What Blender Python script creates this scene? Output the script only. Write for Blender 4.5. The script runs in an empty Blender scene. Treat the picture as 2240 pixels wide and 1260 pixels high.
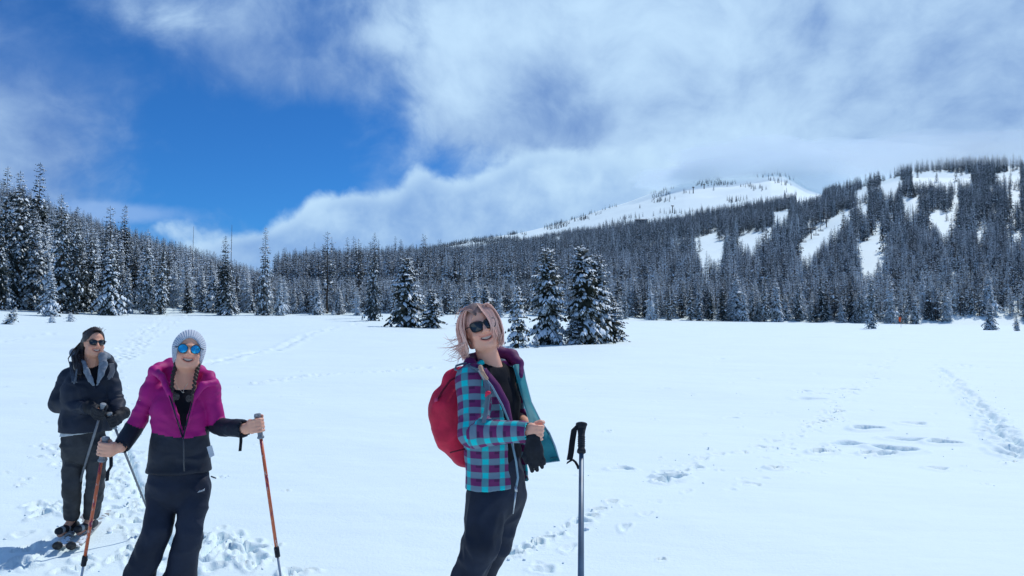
import bpy, math, random
import numpy as np
from mathutils import Vector, Matrix

rng = np.random.default_rng(7)
random.seed(7)
scene = bpy.context.scene
COL = scene.collection

# ------------------------------------------------------------------ camera
F, CX, CY, EYE = 1725.0, 1120.0, 630.0, 1.7        # focal length and centre in photo pixels, eye height in m
PITCH = math.atan(75.0 / F)
cam_data = bpy.data.cameras.new('camera')
cam_data.sensor_width = 36.0
cam_data.lens = 36.0 * F / 2240.0
cam_data.clip_start = 0.05
cam_data.clip_end = 12000.0
cam = bpy.data.objects.new('camera', cam_data)
cam.location = (0, 0, EYE)
cam.rotation_euler = (math.pi / 2 + PITCH, 0, 0)
COL.objects.link(cam)
scene.camera = cam
scene.cycles.volume_bounces = 3

SUN_EL, SUN_AZ = math.radians(56), math.radians(40)  # azimuth measured from +y (view direction) to the right
sun_dir = Vector((math.sin(SUN_AZ) * math.cos(SUN_EL), math.cos(SUN_AZ) * math.cos(SUN_EL), math.sin(SUN_EL)))
sl = bpy.data.lights.new('sun', 'SUN')
sl.energy = 2.75
sl.angle = math.radians(0.6)
sl.color = (1.0, 0.975, 0.92)
sun = bpy.data.objects.new('sun', sl)
sun.rotation_euler = (-sun_dir).to_track_quat('-Z', 'Y').to_euler()
COL.objects.link(sun)

vs = scene.view_settings
vs.view_transform = 'Standard'
vs.look = 'None'
vs.exposure = 0.03
vs.gamma = 1.0
vs.use_curve_mapping = False


def ray(px, py):
    a, b = (px - CX) / F, (CY - py) / F
    return Vector((a, math.cos(PITCH) - b * math.sin(PITCH), math.sin(PITCH) + b * math.cos(PITCH)))


def at(px, py, d):
    """the point at forward distance d that the photo shows at (px, py)"""
    r = ray(px, py)
    return Vector((0, 0, EYE)) + r * (d / r.y)


def G(px, py, z=0.0):
    r = ray(px, py)
    return Vector((0, 0, EYE)) + r * ((z - EYE) / r.z)


# ------------------------------------------------------------------ world
world = bpy.data.worlds.new('World')
scene.world = world
world.use_nodes = True
wt = world.node_tree
wt.nodes.clear()


class NT:
    """small node-tree writer"""
    def __init__(self, tree):
        self.t = tree

    def n(self, kind, **kw):
        nd = self.t.nodes.new(kind)
        for k, v in kw.items():
            setattr(nd, k, v)
        return nd

    def link(self, a, b):
        self.t.links.new(a, b)

    def put(self, sock, v):
        if hasattr(v, 'default_value') and not isinstance(v, (int, float)) and hasattr(v, 'node'):
            self.t.links.new(v, sock)
        else:
            if isinstance(v, (tuple, list)) and sock.type == 'RGBA' and len(v) == 3:
                v = (*v, 1.0)
            sock.default_value = v

    def math(self, op, a, b=None, c=None, clamp=False):
        nd = self.n('ShaderNodeMath', operation=op, use_clamp=clamp)
        self.put(nd.inputs[0], a)
        if b is not None:
            self.put(nd.inputs[1], b)
        if c is not None:
            self.put(nd.inputs[2], c)
        return nd.outputs[0]

    def vmath(self, op, a, b=None):
        nd = self.n('ShaderNodeVectorMath', operation=op)
        self.put(nd.inputs[0], a)
        if b is not None:
            self.put(nd.inputs[1], b)
        return nd.outputs['Value'] if op in ('LENGTH', 'DOT_PRODUCT', 'DISTANCE') else nd.outputs[0]

    def noise(self, vec, scale, detail=5, rough=0.5, dist=0.0, out='Fac'):
        nd = self.n('ShaderNodeTexNoise')
        if vec is not None:
            self.put(nd.inputs['Vector'], vec)
        nd.inputs['Scale'].default_value = scale
        nd.inputs['Detail'].default_value = detail
        nd.inputs['Roughness'].default_value = rough
        nd.inputs['Distortion'].default_value = dist
        return nd.outputs[out]

    def smooth(self, v, lo, hi, a=0.0, b=1.0):
        nd = self.n('ShaderNodeMapRange', interpolation_type='SMOOTHSTEP')
        self.put(nd.inputs[0], v)
        for i, x in enumerate((lo, hi, a, b)):
            nd.inputs[i + 1].default_value = x
        return nd.outputs[0]

    def mix(self, f, a, b, blend='MIX'):
        nd = self.n('ShaderNodeMix', data_type='RGBA', blend_type=blend)
        self.put(nd.inputs[0], f)
        self.put(nd.inputs[6], a)
        self.put(nd.inputs[7], b)
        return nd.outputs[2]


W = NT(wt)
wout = W.n('ShaderNodeOutputWorld')
wbg = W.n('ShaderNodeBackground')
W.link(wbg.outputs[0], wout.inputs[0])
SKY_STRENGTH = 0.1
wbg.inputs['Strength'].default_value = SKY_STRENGTH
sky = W.n('ShaderNodeTexSky', sky_type='NISHITA', sun_disc=False)
sky.sun_elevation = SUN_EL
sky.sun_rotation = SUN_AZ
sky.altitude = 1900
sky.air_density = 1.0
sky.dust_density = 0.3
sky.ozone_density = 2.0
tc = W.n('ShaderNodeTexCoord')
nvec = tc.outputs['Generated']
blue = W.mix(1.0, sky.outputs[0], (0.17, 0.56, 1.02), 'MULTIPLY')


def blob(px, py, sx, sy, w):
    """soft cloud mass w (or gap, -w) around the direction of (px, py), half sizes in radians"""
    c = ray(px, py).normalized()
    right = Vector((c.y, -c.x, 0)).normalized()
    up = right.cross(c)
    d = W.vmath('SUBTRACT', nvec, tuple(c))
    a = W.math('DIVIDE', W.vmath('DOT_PRODUCT', d, tuple(right)), sx)
    b = W.math('DIVIDE', W.vmath('DOT_PRODUCT', d, tuple(up)), sy)
    e = W.math('DIVIDE', W.vmath('DOT_PRODUCT', d, tuple(c)), max(sx, sy))
    q = W.math('ADD', W.math('MULTIPLY', a, a), W.math('ADD', W.math('MULTIPLY', b, b), W.math('MULTIPLY', e, e)))
    return W.math('MULTIPLY', W.math('POWER', 2.718, W.math('MULTIPLY', q, -1.0)), w)


def total(items):
    s = items[0]
    for x in items[1:]:
        s = W.math('ADD', s, x)
    return s


stretch = W.vmath('MULTIPLY', nvec, (1.0, 1.0, 1.12))
warp = W.noise(stretch, 3.2, 3, 0.5, 0.0, 'Color')
wv = W.vmath('ADD', stretch, W.vmath('MULTIPLY', W.vmath('SUBTRACT', warp, (0.5, 0.5, 0.5)), (0.16, 0.16, 0.16)))
big = W.math('SUBTRACT', W.noise(wv, 5.0, 9, 0.55, 0.1), 0.5)
fine = W.math('SUBTRACT', W.noise(wv, 16.0, 8, 0.57, 0.12), 0.5)
puff = W.math('SUBTRACT', W.noise(nvec, 34.0, 6, 0.55, 0.3), 0.5)
puff2 = W.math('SUBTRACT', W.noise(nvec, 14.0, 4, 0.55, 0.2), 0.5)


def mul(a, b):
    return W.math('MULTIPLY', a, b)


# high veil and broken layer cloud
cover = total([mul(big, 1.6), mul(fine, 0.85), W.math('ADD', 0.64, 0.0), blob(420, 140, 0.36, 0.16, -0.14),
               blob(540, 385, 0.17, 0.075, -0.58), blob(600, 240, 0.16, 0.07, -0.22), blob(800, 290, 0.09, 0.06, -0.36), blob(1060, 370, 0.07, 0.035, -0.50), blob(380, 430, 0.12, 0.05, -0.25),
               blob(200, 40, 0.08, 0.030, -0.30), blob(940, 60, 0.03, 0.05, -0.35), blob(890, 200, 0.03, 0.06, -0.20),
               blob(40, 320, 0.10, 0.10, 0.85), blob(200, 330, 0.08, 0.06, 0.16), blob(560, 150, 0.26, 0.06, 0.14), blob(300, 110, 0.10, 0.05, -0.22), blob(420, 50, 0.08, 0.045, 0.34), blob(520, 130, 0.06, 0.045, 0.22), blob(650, 90, 0.16, 0.06, 0.16),
               blob(830, 85, 0.045, 0.025, 0.35), blob(710, 185, 0.05, 0.025, 0.28), blob(1010, 130, 0.06, 0.10, 0.38),
               blob(1180, 170, 0.13, 0.11, 0.42), blob(1720, 180, 0.45, 0.20, 0.72), blob(1500, 320, 0.18, 0.07, 0.45), blob(2100, 340, 0.2, 0.10, 0.5)])
alpha = W.smooth(cover, 0.20, 1.10)
streak = W.smooth(W.math('ADD', blob(240, 464, 0.085, 0.013, 1.15), mul(fine, 1.0)), 0.22, 0.95, 0.0, 0.72)
lit = total([mul(big, 1.0), mul(fine, 0.70), W.math('ADD', 0.36, 0.0), blob(300, 150, 0.30, 0.16, -0.10),
             blob(1720, 200, 0.42, 0.22, 0.33), blob(1000, 90, 0.09, 0.10, 0.36), blob(420, 45, 0.07, 0.035, 0.34), blob(830, 80, 0.05, 0.025, 0.30), blob(300, 40, .05, .03, .15),
             blob(60, 320, 0.10, 0.09, 0.16), blob(150, 60, 0.14, 0.07, -0.26), blob(1350, 60, 0.12, 0.05, 0.22), blob(1180, 175, 0.06, 0.055, -0.22), blob(1270, 290, 0.06, 0.03, -0.22),
             blob(2080, 230, 0.16, 0.06, -0.16), blob(1560, 330, 0.22, 0.05, 0.18), blob(2150, 330, 0.12, 0.05, 0.22), blob(640, 120, 0.12, 0.06, -0.10)])
litf = W.smooth(lit, 0.0, 1.05)
k = 1.0 / SKY_STRENGTH
cdark = tuple(k * v for v in (0.105, 0.235, 0.56))
clight = tuple(k * v for v in (0.54, 0.76, 0.99))
cloud = W.mix(litf, cdark, clight)
layer1 = W.mix(alpha, blue, cloud)
layer1 = W.mix(streak, layer1, tuple(k * v for v in (0.27, 0.46, 0.82)))
# low cumulus bank in front of it, with firm puffy edges
cum = total([mul(puff, 0.62), mul(puff2, 0.80),
             blob(640, 560, 0.07, 0.026, 0.85), blob(540, 555, 0.06, 0.022, 0.80), blob(700, 510, 0.045, 0.030, 0.75), blob(790, 475, 0.050, 0.032, 0.80), blob(860, 530, 0.12, 0.045, 0.85),
             blob(922, 405, 0.030, 0.036, 0.85), blob(985, 470, 0.06, 0.035, 0.80), blob(1090, 450, 0.06, 0.036, 0.75), blob(1180, 385, 0.05, 0.035, 0.80),
             blob(1290, 420, 0.10, 0.045, 0.85), blob(1100, 530, 0.2, 0.05, 0.7), blob(1480, 400, 0.18, 0.055, 0.60), blob(370, 500, 0.05, 0.016, 0.62), blob(300, 575, 0.2, 0.02, 0.5)])
calpha = W.smooth(cum, 0.34, 0.82)
clit = total([mul(puff, 0.55), mul(puff2, 0.75), mul(big, 0.6), W.math('ADD', 0.40, 0.0), W.smooth(cum, 0.5, 1.3, 0.32, 0.0),
              blob(930, 390, 0.04, 0.03, 0.20), blob(1190, 370, 0.05, 0.02, 0.15), blob(700, 485, 0.06, 0.02, 0.18), blob(1500, 400, 0.16, 0.05, 0.20)])
ccloud = W.mix(W.smooth(clit, 0.05, 1.0), tuple(k * v for v in (0.22, 0.40, 0.73)), tuple(k * v for v in (0.55, 0.77, 0.98)))
W.link(W.mix(mul(calpha, 0.94), layer1, ccloud), wbg.inputs['Color'])


# ------------------------------------------------------------------ helpers
def tag(o, label=None, cat=None, group=None, kind=None):
    for kk, v in (('label', label), ('category', cat), ('group', group), ('kind', kind)):
        if v:
            o[kk] = v
    return o


def link(name, mesh, parent=None):
    o = bpy.data.objects.new(name, mesh)
    COL.objects.link(o)
    if parent is not None:
        o.parent = parent
    return o


def mesh_from(name, verts, faces, mats=(), smooth=True, fmat=None):
    me = bpy.data.meshes.new(name)
    me.from_pydata([tuple(v) for v in verts], [], [tuple(f) for f in faces])
    for m in mats:
        me.materials.append(m)
    if smooth:
        me.polygons.foreach_set('use_smooth', np.ones(len(me.polygons), dtype=bool))
    if fmat is not None:
        me.polygons.foreach_set('material_index', np.asarray(fmat, dtype=np.int32))
    me.update()
    return me


def mesh_np(name, verts, quads, mats=(), smooth=True, fmat=None):
    """mesh from numpy arrays of verts (n,3) and quads (m,4)"""
    me = bpy.data.meshes.new(name)
    nv, nf = len(verts), len(quads)
    me.vertices.add(nv)
    me.vertices.foreach_set('co', np.asarray(verts, dtype=np.float32).ravel())
    me.loops.add(nf * 4)
    me.loops.foreach_set('vertex_index', np.asarray(quads, dtype=np.int32).ravel())
    me.polygons.add(nf)
    me.polygons.foreach_set('loop_start', np.arange(0, nf * 4, 4, dtype=np.int32))
    for m in mats:
        me.materials.append(m)
    me.polygons.foreach_set('use_smooth', np.full(nf, smooth, dtype=bool))
    if fmat is not None:
        me.polygons.foreach_set('material_index', np.asarray(fmat, dtype=np.int32))
    me.update(calc_edges=True)
    me.validate()
    return me


def empty(name, loc=(0, 0, 0)):
    o = bpy.data.objects.new(name, None)
    o.location = loc
    o.empty_display_size = 0.2
    COL.objects.link(o)
    return o


def mat(name, color, rough=0.7, spec=0.3, metal=0.0, bump=None, vary=0.0, vscale=20.0, sheen=0.0):
    """principled material; bump=(scale, strength, distance); vary mixes a darker/lighter mottling"""
    m = bpy.data.materials.new(name)
    m.use_nodes = True
    T = NT(m.node_tree)
    b = m.node_tree.nodes['Principled BSDF']
    b.inputs['Roughness'].default_value = rough
    b.inputs['Metallic'].default_value = metal
    b.inputs['Specular IOR Level'].default_value = spec
    if sheen:
        b.inputs['Sheen Weight'].default_value = sheen
    tcn = T.n('ShaderNodeTexCoord')
    if vary:
        f = T.noise(tcn.outputs['Object'], vscale, 5, 0.6)
        lo = tuple(c * (1 - vary) for c in color)
        hi = tuple(min(1, c * (1 + vary)) for c in color)
        T.link(T.mix(T.smooth(f, 0.3, 0.7), lo, hi), b.inputs['Base Color'])
    else:
        b.inputs['Base Color'].default_value = (*color, 1)
    if bump:
        nd = T.n('ShaderNodeBump')
        nd.inputs['Strength'].default_value = bump[1]
        nd.inputs['Distance'].default_value = bump[2]
        T.link(T.noise(tcn.outputs['Object'], bump[0], 4, 0.6), nd.inputs['Height'])
        T.link(nd.outputs[0], b.inputs['Normal'])
    return m


def vnoise(p, seed=0):
    """smooth value noise in 3-D, -1..1, for an (n,3) array"""
    p = np.asarray(p, dtype=np.float64)
    i = np.floor(p).astype(np.int64)
    f = p - i
    f = f * f * (3 - 2 * f)

    def hsh(ix, iy, iz):
        h = (ix * 374761393 + iy * 668265263 + iz * 2147483647 + seed * 144665) & 0xffffffff
        h = ((h ^ (h >> 13)) * 1274126177) & 0xffffffff
        h = h ^ (h >> 16)
        return (h & 0xffff) / 32767.5 - 1.0
    out = 0
    for dx in (0, 1):
        wx = f[:, 0] if dx else 1 - f[:, 0]
        for dy in (0, 1):
            wy = f[:, 1] if dy else 1 - f[:, 1]
            for dz in (0, 1):
                wz = f[:, 2] if dz else 1 - f[:, 2]
                out = out + wx * wy * wz * hsh(i[:, 0] + dx, i[:, 1] + dy, i[:, 2] + dz)
    return out


def fbm(p, octaves=4, seed=0, gain=0.5):
    p = np.asarray(p, dtype=np.float64)
    a, s = 1.0, 0.0
    for o in range(octaves):
        s = s + a * vnoise(p * (2.03 ** o), seed + o * 17)
        a *= gain
    return s
# ------------------------------------------------------------------ terrain
_c = np.array([-300, 0, 250, 450, 640, 830, 1000, 1200, 1400, 1600, 1800, 2000, 2240, 2540], float)
_df = np.array([95, 98, 112, 120, 125, 130, 140, 160, 185, 195, 205, 215, 220, 220], float)
_yf = np.array([668, 672, 684, 688, 688, 690, 693, 697, 700, 703, 706, 709, 712, 714], float)
_dc = np.array([360, 350, 330, 310, 260, 230, 230, 230, 230, 230, 230, 230, 230, 230], float)
_yc = np.array([405, 446, 535, 600, 668, 705, 720, 720, 720, 720, 720, 720, 720, 720], float)
_da = np.array([900, 900, 900, 900, 900, 1150, 1250, 1250, 1150, 1100, 1000, 950, 950, 950], float)
_ya = np.array([640, 640, 640, 632, 612, 584, 560, 527, 507, 474, 434, 368, 358, 357], float)
_yb = np.array([700, 690, 680, 660, 630, 566, 530, 497, 437, 390, 362, 340, 345, 355], float)
DB = 2500.0


_cb = np.array([-300, 640, 830, 1000, 1200, 1400, 1500, 1600, 1690, 1720, 1770, 1850, 2540], float)
_yb = np.array([700, 630, 566, 530, 497, 430, 398, 382, 369, 372, 405, 440, 470], float)


def _at(col, arr):
    return np.interp(col, _c, arr)


def zpix(y, d):
    return EYE + (705.0 - y) / F * d


def terrain(x, y):
    """height of the ground; meadow round the camera, wooded hill on the left, mountain on the right"""
    x = np.asarray(x, float)
    y = np.asarray(y, float)
    az = np.arctan2(x, y)
    azc = np.clip(az, math.radians(-40), math.radians(40))
    col = CX + F * np.tan(azc)
    r = np.hypot(x, y) * np.cos(azc)
    df = _at(col, _df)
    zf = zpix(_at(col, _yf), df)
    # meadow
    zm = np.where(r < 45, 0.0, zf * np.clip((r - 45) / (df - 45), 0, None) ** 1.25)
    zm = np.minimum(zm, zf + 0.02 * np.clip(r - df, 0, None))
    # left hill
    dc = _at(col, _dc)
    zc = zpix(_at(col, _yc), dc)
    t = (r - df) / (dc - df)
    tc_ = np.clip(t, 0, 1)
    hill_c = np.where(t <= 1, zf + (zc - zf) * (0.75 * tc_ + 0.25 * tc_ ** 2), zc - 0.12 * (r - dc))
    # mountain
    da = _at(col, _da)
    za = zpix(_at(col, _ya), da)
    zb = zpix(np.interp(col, _cb, _yb), DB)
    ta = np.clip((r - df) / (da - df), 0, 1)
    tb = np.clip((r - da) / (DB - da), 0, None)
    hill_a = np.where(r <= da, zf + (za - zf) * ta, za + (zb - za) * np.where(tb < 1, tb ** 1.15, 1.0) - np.clip(r - DB, 0, None) * 0.25)
    hi = np.where(t > 0, np.maximum(hill_c, hill_a), 0)
    z = np.where(r <= df, zm, np.maximum(hi, np.minimum(zm, 8.0)))
    far = np.clip((r - 230) / 300, 0, 1)
    p = np.stack([x * 0.008, y * 0.008, np.zeros_like(x)], -1).reshape(-1, 3)
    z = z + (fbm(p, 3, 5).reshape(x.shape) * 5.0) * far * np.clip((3000 - r) / 900, 0, 1)
    back = np.clip((np.abs(np.degrees(az)) - 55) / 45, 0, 1)
    z = z * (1 - back) + np.minimum(z, 1.5) * back
    return z


def tz(x, y):
    return float(terrain(np.array([x]), np.array([y]))[0])


# marks in the snow: (x, y, half width, half length, direction, depth, rim)
marks = []


def pit(px, py, w, l=None, ang=0.0, depth=0.05, rim=0.3):
    g = G(px, py)
    marks.append((g.x, g.y, w, l or w, ang, depth, rim))


# prints on the right of the meadow, measured in the photo
for (px, py, wpx, dep) in [(1470, 1060, 24, .13), (1450, 1068, 14, .08), (1700, 1037, 16, .09), (1730, 1003, 11, .07), (1730, 986, 9, .04),
                           (1795, 993, 20, .10), (1820, 990, 12, .06), (1858, 973, 30, .07), (1895, 942, 24, .13), (1955, 985, 34, .13),
                           (1935, 995, 20, .07), (1900, 994, 16, .06), (1985, 962, 34, .06), (2000, 931, 20, .06), (2062, 968, 26, .11),
                           (1770, 932, 8, .09), (1783, 929, 8, .09), (1796, 925, 9, .09), (1812, 921, 9, .09), (1824, 909, 9, .10), (1836, 906, 9, .10),
                           (1845, 925, 9, .05), (1770, 880, 26, .04), (1795, 870, 14, .05), (1758, 864, 14, .04), (1860, 861, 16, .08), (1838, 860, 10, .05),
                           (1897, 851, 13, .08), (1910, 830, 12, .06), (1935, 812, 8, .05), (1945, 793, 8, .05), (1940, 803, 9, .04), (1938, 766, 9, .06),
                           (1968, 768, 9, .06), (1972, 758, 8, .05), (2052, 1026, 17, .06), (2208, 990, 12, .06), (2212, 1009, 13, .05),
                           (2170, 951, 18, .05), (2080, 835, 20, .05), (2100, 797, 20, .05), (2055, 789, 14, .05), (2110, 798, 10, .06),
                           (2160, 803, 12, .06), (2030, 806, 14, .05), (2060, 813, 20, .06), (1480, 1050, 12, .06), (1360, 1033, 20, .04), (1600, 916, 13, .03),
                           (1625, 995, 8, .03), (1535, 1015, 10, .03), (1660, 981, 12, .03), (1580, 786, 9, .03), (1548, 783, 8, .03), (1890, 799, 10, .04), (1925, 803, 12, .05),
                           (1655, 1074, 8, .03), (1220, 1172, 12, .05), (1175, 1190, 14, .05), (1150, 1199, 12, .05), (1200, 1180, 12, .05), (1120, 1210, 16, .05),
                           (1190, 1240, 20, .02), (1290, 1140, 14, .05), (1310, 1128, 12, .04), (1340, 1112, 10, .04), (1448, 1222, 6, .04), (1270, 1150, 16, .04)]:
    g = G(px, py)
    w = max(1.25 * wpx / F * g.y, 0.03)
    marks.append((g.x, g.y, w, w * rng.uniform(0.6, 1.0), rng.uniform(-0.6, 0.6), dep * 1.9, 0.22))


def trail(pts, width, depth, rim, churn, step, seed=1, bits=0):
    """a trodden or skied line: a string of overlapping dents"""
    r_ = np.random.default_rng(seed)
    P = [G(*p) if len(p) == 2 else Vector(p) for p in pts]
    for a, b in zip(P[:-1], P[1:]):
        L = (b - a).length
        n = max(1, int(L / step))
        ang = math.atan2(b.x - a.x, b.y - a.y)
        for i in range(n):
            q = a.lerp(b, (i + r_.random()) / n)
            off = r_.normal() * churn
            marks.append((q.x + off * math.cos(ang), q.y - off * math.sin(ang), width * r_.uniform(.6, 1.3), width * r_.uniform(.8, 2.0), ang + r_.normal() * .3, depth * r_.uniform(.3, 1.3), rim))


# the trail the party came along and the trampled snow round their feet
trail([(70, 1255), (150, 1160), (190, 1080), (225, 960), (240, 850), (245, 790), (300, 745), (385, 722), (470, 712)], 0.06, 0.035, 0.5, 0.20, 0.11, 3)
trail([(330, 1255), (300, 1160), (280, 1080), (255, 960), (248, 850), (250, 795), (310, 748), (395, 724)], 0.045, 0.045, 0.5, 0.11, 0.10, 4)
trail([(455, 1250), (480, 1200), (530, 1225), (570, 1240)], 0.06, 0.06, 0.6, 0.18, 0.06, 5)
trail([(480, 1165), (500, 1200), (455, 1180)], 0.05, 0.05, 0.5, 0.10, 0.07, 6)
trail([(60, 1250), (150, 1225), (260, 1240)], 0.05, 0.05, 0.5, 0.18, 0.08, 8)
trail([(80, 1135), (110, 1110), (150, 1105)], 0.06, 0.05, 0.5, 0.08, 0.05, 9)
trail([(90, 980), (130, 985), (115, 1010)], 0.06, 0.04, 0.5, 0.10, 0.08, 10)
trail([(620, 1255), (665, 1250)], 0.05, 0.06, 0.5, 0.05, 0.04, 11)
trail([(1110, 1222), (1230, 1165), (1340, 1112)], 0.022, 0.022, 0.5, 0.02, 0.09, 16)
trail([(1450, 1062), (1570, 1005), (1720, 975), (1800, 920), (1860, 860), (1930, 810), (1970, 765), (2000, 735)], 0.06, 0.040, 0.5, 0.12, 0.24, 12)
trail([(1105, 1245), (1300, 1165), (1550, 1090), (1830, 1000), (1960, 985)], 0.05, 0.018, 0.5, 0.10, 0.30, 15)
trail([(2050, 805), (2080, 830), (2130, 880), (2180, 940), (2235, 1000)], 0.16, 0.055, 0.5, 0.05, 0.14, 13)
trail([(2052, 800), (2090, 798), (2160, 803)], 0.08, 0.07, 0.6, 0.35, 0.12, 14)
for i in range(90):                                              # small stray dents and lumps
    g = G(rng.uniform(1250, 2240), 740 + rng.random() ** 1.5 * 330)
    marks.append((g.x, g.y, rng.uniform(.015, .035) * g.y / 8, rng.uniform(.02, .05) * g.y / 8, rng.uniform(-1, 1), rng.uniform(.02, .05), .6))
for i in range(50):
    g = G(rng.uniform(0, 700), 800 + rng.random() * 440)
    marks.append((g.x, g.y, rng.uniform(.015, .04), rng.uniform(.02, .05), rng.uniform(-1, 1), rng.uniform(.02, .05), .6))
# the far part of the trail and long soft drifts across the meadow
trail([(245, 800), (300, 752), (385, 724), (470, 716)], 0.22, 0.11, 0.7, 0.30, 0.35, 20)
trail([(265, 790), (330, 752), (420, 728), (500, 716)], 0.18, 0.10, 0.7, 0.25, 0.35, 21)
trail([(440, 800), (560, 775), (700, 745), (840, 728)], 0.45, 0.05, 1.0, 0.08, 0.30, 22)
trail([(560, 846), (760, 826), (940, 808)], 0.16, 0.028, 1.0, 0.03, 0.12, 23)
trail([(0, 760), (120, 752)], 0.30, 0.05, 1.0, 0.08, 0.3, 24)
# twin ski grooves beside the first skier
grooves = [([(425, 1255), (350, 1160), (300, 1060), (268, 960)], .03, .035), ([(395, 1210), (322, 1110), (287, 1020), (262, 945)], .02, .03)]

fine_az = np.radians(np.arange(-36.5, 36.51, 0.125))
left_az = np.radians(-36.5 - np.geomspace(0.3, 143.4, 46)[::-1])
right_az = np.radians(36.5 + np.geomspace(0.3, 143.4, 46))
AZ = np.concatenate([left_az, fine_az, right_az])
rr = [0.25]
while rr[-1] < 5200:
    g_ = 0.05 if rr[-1] < 1.9 else 0.0048 if rr[-1] < 22 else 0.009 if rr[-1] < 60 else 0.022 if rr[-1] < 2700 else 0.12
    rr.append(rr[-1] * (1 + g_))
RR = np.array(rr)
A2, R2 = np.meshgrid(AZ, RR)
R2 = R2 / np.maximum(np.cos(np.clip(A2, -0.7, 0.7)), 0.1)
gx, gy = R2 * np.sin(A2), R2 * np.cos(A2)
gz = terrain(gx, gy)
dent = np.zeros_like(gz)
# soft wind-blown relief on the meadow
near = np.clip((170 - R2) / 60, 0, 1)
sel = R2 < 175
p0 = np.stack([gx[sel] * .16, gy[sel] * .26, 0 * gx[sel]], -1)
rel = fbm(p0, 3, 31) * 0.065
p1 = np.stack([gx[sel] * 1.1 + gy[sel] * .35, gy[sel] * 1.9, 0 * gx[sel]], -1)
rel = rel + fbm(p1, 4, 41) * 0.009
p2 = np.stack([gx[sel] * .05 - gy[sel] * .012, gy[sel] * .06, 0 * gx[sel]], -1)
rel = rel + fbm(p2, 2, 51) * 0.16 * np.clip((R2[sel] - 9) / 25, 0, 1)
gz[sel] += rel * near[sel]
# dents
for (mx, my, mw, ml, ma, md, mr) in marks:
    ring = 2.6 * max(mw, ml)
    dist = math.hypot(mx, my)
    i0, i1 = np.searchsorted(RR, [(dist - ring) * 0.80, dist + ring])
    ta_ = math.atan2(mx, my)
    j0, j1 = np.searchsorted(AZ, [ta_ - ring / dist * 1.2, ta_ + ring / dist * 1.2])
    i0, j0 = max(i0 - 1, 0), max(j0 - 1, 0)
    X, Y = gx[i0:i1, j0:j1] - mx, gy[i0:i1, j0:j1] - my
    if X.size == 0:
        continue
    ca, sa = math.cos(ma), math.sin(ma)
    u, v = (X * ca - Y * sa) / mw, (X * sa + Y * ca) / ml
    q = np.sqrt(u * u + v * v) + 0.22 * np.sin(3 * np.arctan2(u, v) + mx * 9)
    prof = -np.clip((1.0 - q) / 0.34, 0, 1) + mr * np.exp(-((q - 1.25) / 0.30) ** 2)
    dent[i0:i1, j0:j1] += md * prof
gz += np.where(dent < 0, -0.20 * np.tanh(-dent / 0.20), 0.05 * np.tanh(dent / 0.05))
for pts, w, dep in grooves:
    P = [G(*p) for p in pts]
    for a, b in zip(P[:-1], P[1:]):
        dx, dy = b.x - a.x, b.y - a.y
        L2 = dx * dx + dy * dy
        t = np.clip(((gx - a.x) * dx + (gy - a.y) * dy) / L2, 0, 1)
        dd = np.hypot(gx - a.x - t * dx, gy - a.y - t * dy)
        gz -= dep * np.exp(-(dd / w) ** 2) * (R2 < 14)
nr, na = gx.shape
idx = np.arange(nr * na).reshape(nr, na)
quads = np.stack([idx[:-1, :-1], idx[:-1, 1:], idx[1:, 1:], idx[1:, :-1]], -1).reshape(-1, 4)[:, ::-1]
gverts = np.stack([gx, gy, gz], -1).reshape(-1, 3)


def snow_material(name, col, bscale, bstr, bdist):
    m = bpy.data.materials.new(name)
    m.use_nodes = True
    T = NT(m.node_tree)
    b = m.node_tree.nodes['Principled BSDF']
    b.inputs['Roughness'].default_value = 0.62
    b.inputs['Specular IOR Level'].default_value = 0.25
    b.inputs['Sheen Weight'].default_value = 0.0
    tcn = T.n('ShaderNodeTexCoord')
    f = T.noise(tcn.outputs['Object'], 0.35, 6, 0.55)
    T.link(T.mix(T.smooth(f, .3, .7), tuple(c * .975 for c in col), col), b.inputs['Base Color'])
    h1 = T.noise(tcn.outputs['Object'], bscale, 5, 0.62)
    h2 = T.noise(T.vmath('MULTIPLY', tcn.outputs['Object'], (.5, 1.4, 1)), bscale * .11, 5, 0.6)
    nd = T.n('ShaderNodeBump')
    nd.inputs['Strength'].default_value = bstr
    nd.inputs['Distance'].default_value = bdist
    T.link(T.math('MULTIPLY_ADD', h2, 2.2, h1), nd.inputs['Height'])
    T.link(nd.outputs[0], b.inputs['Normal'])
    return m


M_snow = snow_material('snow', (0.765, 0.90, 0.925), 38.0, 0.40, 0.014)
ground = link('snow_ground', mesh_np('snow_ground', gverts, quads, [M_snow]))
tag(ground, kind='structure')
print('ground verts', len(gverts))
# ------------------------------------------------------------------ trees
def needle_material(name, dark, frost, amount):
    m = bpy.data.materials.new(name)
    m.use_nodes = True
    T = NT(m.node_tree)
    b = m.node_tree.nodes['Principled BSDF']
    b.inputs['Roughness'].default_value = 0.8
    b.inputs['Specular IOR Level'].default_value = 0.15
    geo = T.n('ShaderNodeNewGeometry')
    info = T.n('ShaderNodeObjectInfo')
    f = T.noise(geo.outputs['Position'], 2.6, 4, 0.65)
    f = T.math('ADD', f, T.math('MULTIPLY', T.math('SUBTRACT', info.outputs['Random'], 0.5), 0.16))
    g = T.noise(geo.outputs['Position'], 0.7, 2, 0.5)
    base = T.mix(T.smooth(g, .35, .65), dark, tuple(c * 1.5 for c in dark))
    T.link(T.mix(T.smooth(f, 0.62 - amount, 0.86 - amount), base, frost), b.inputs['Base Color'])
    return m


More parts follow.
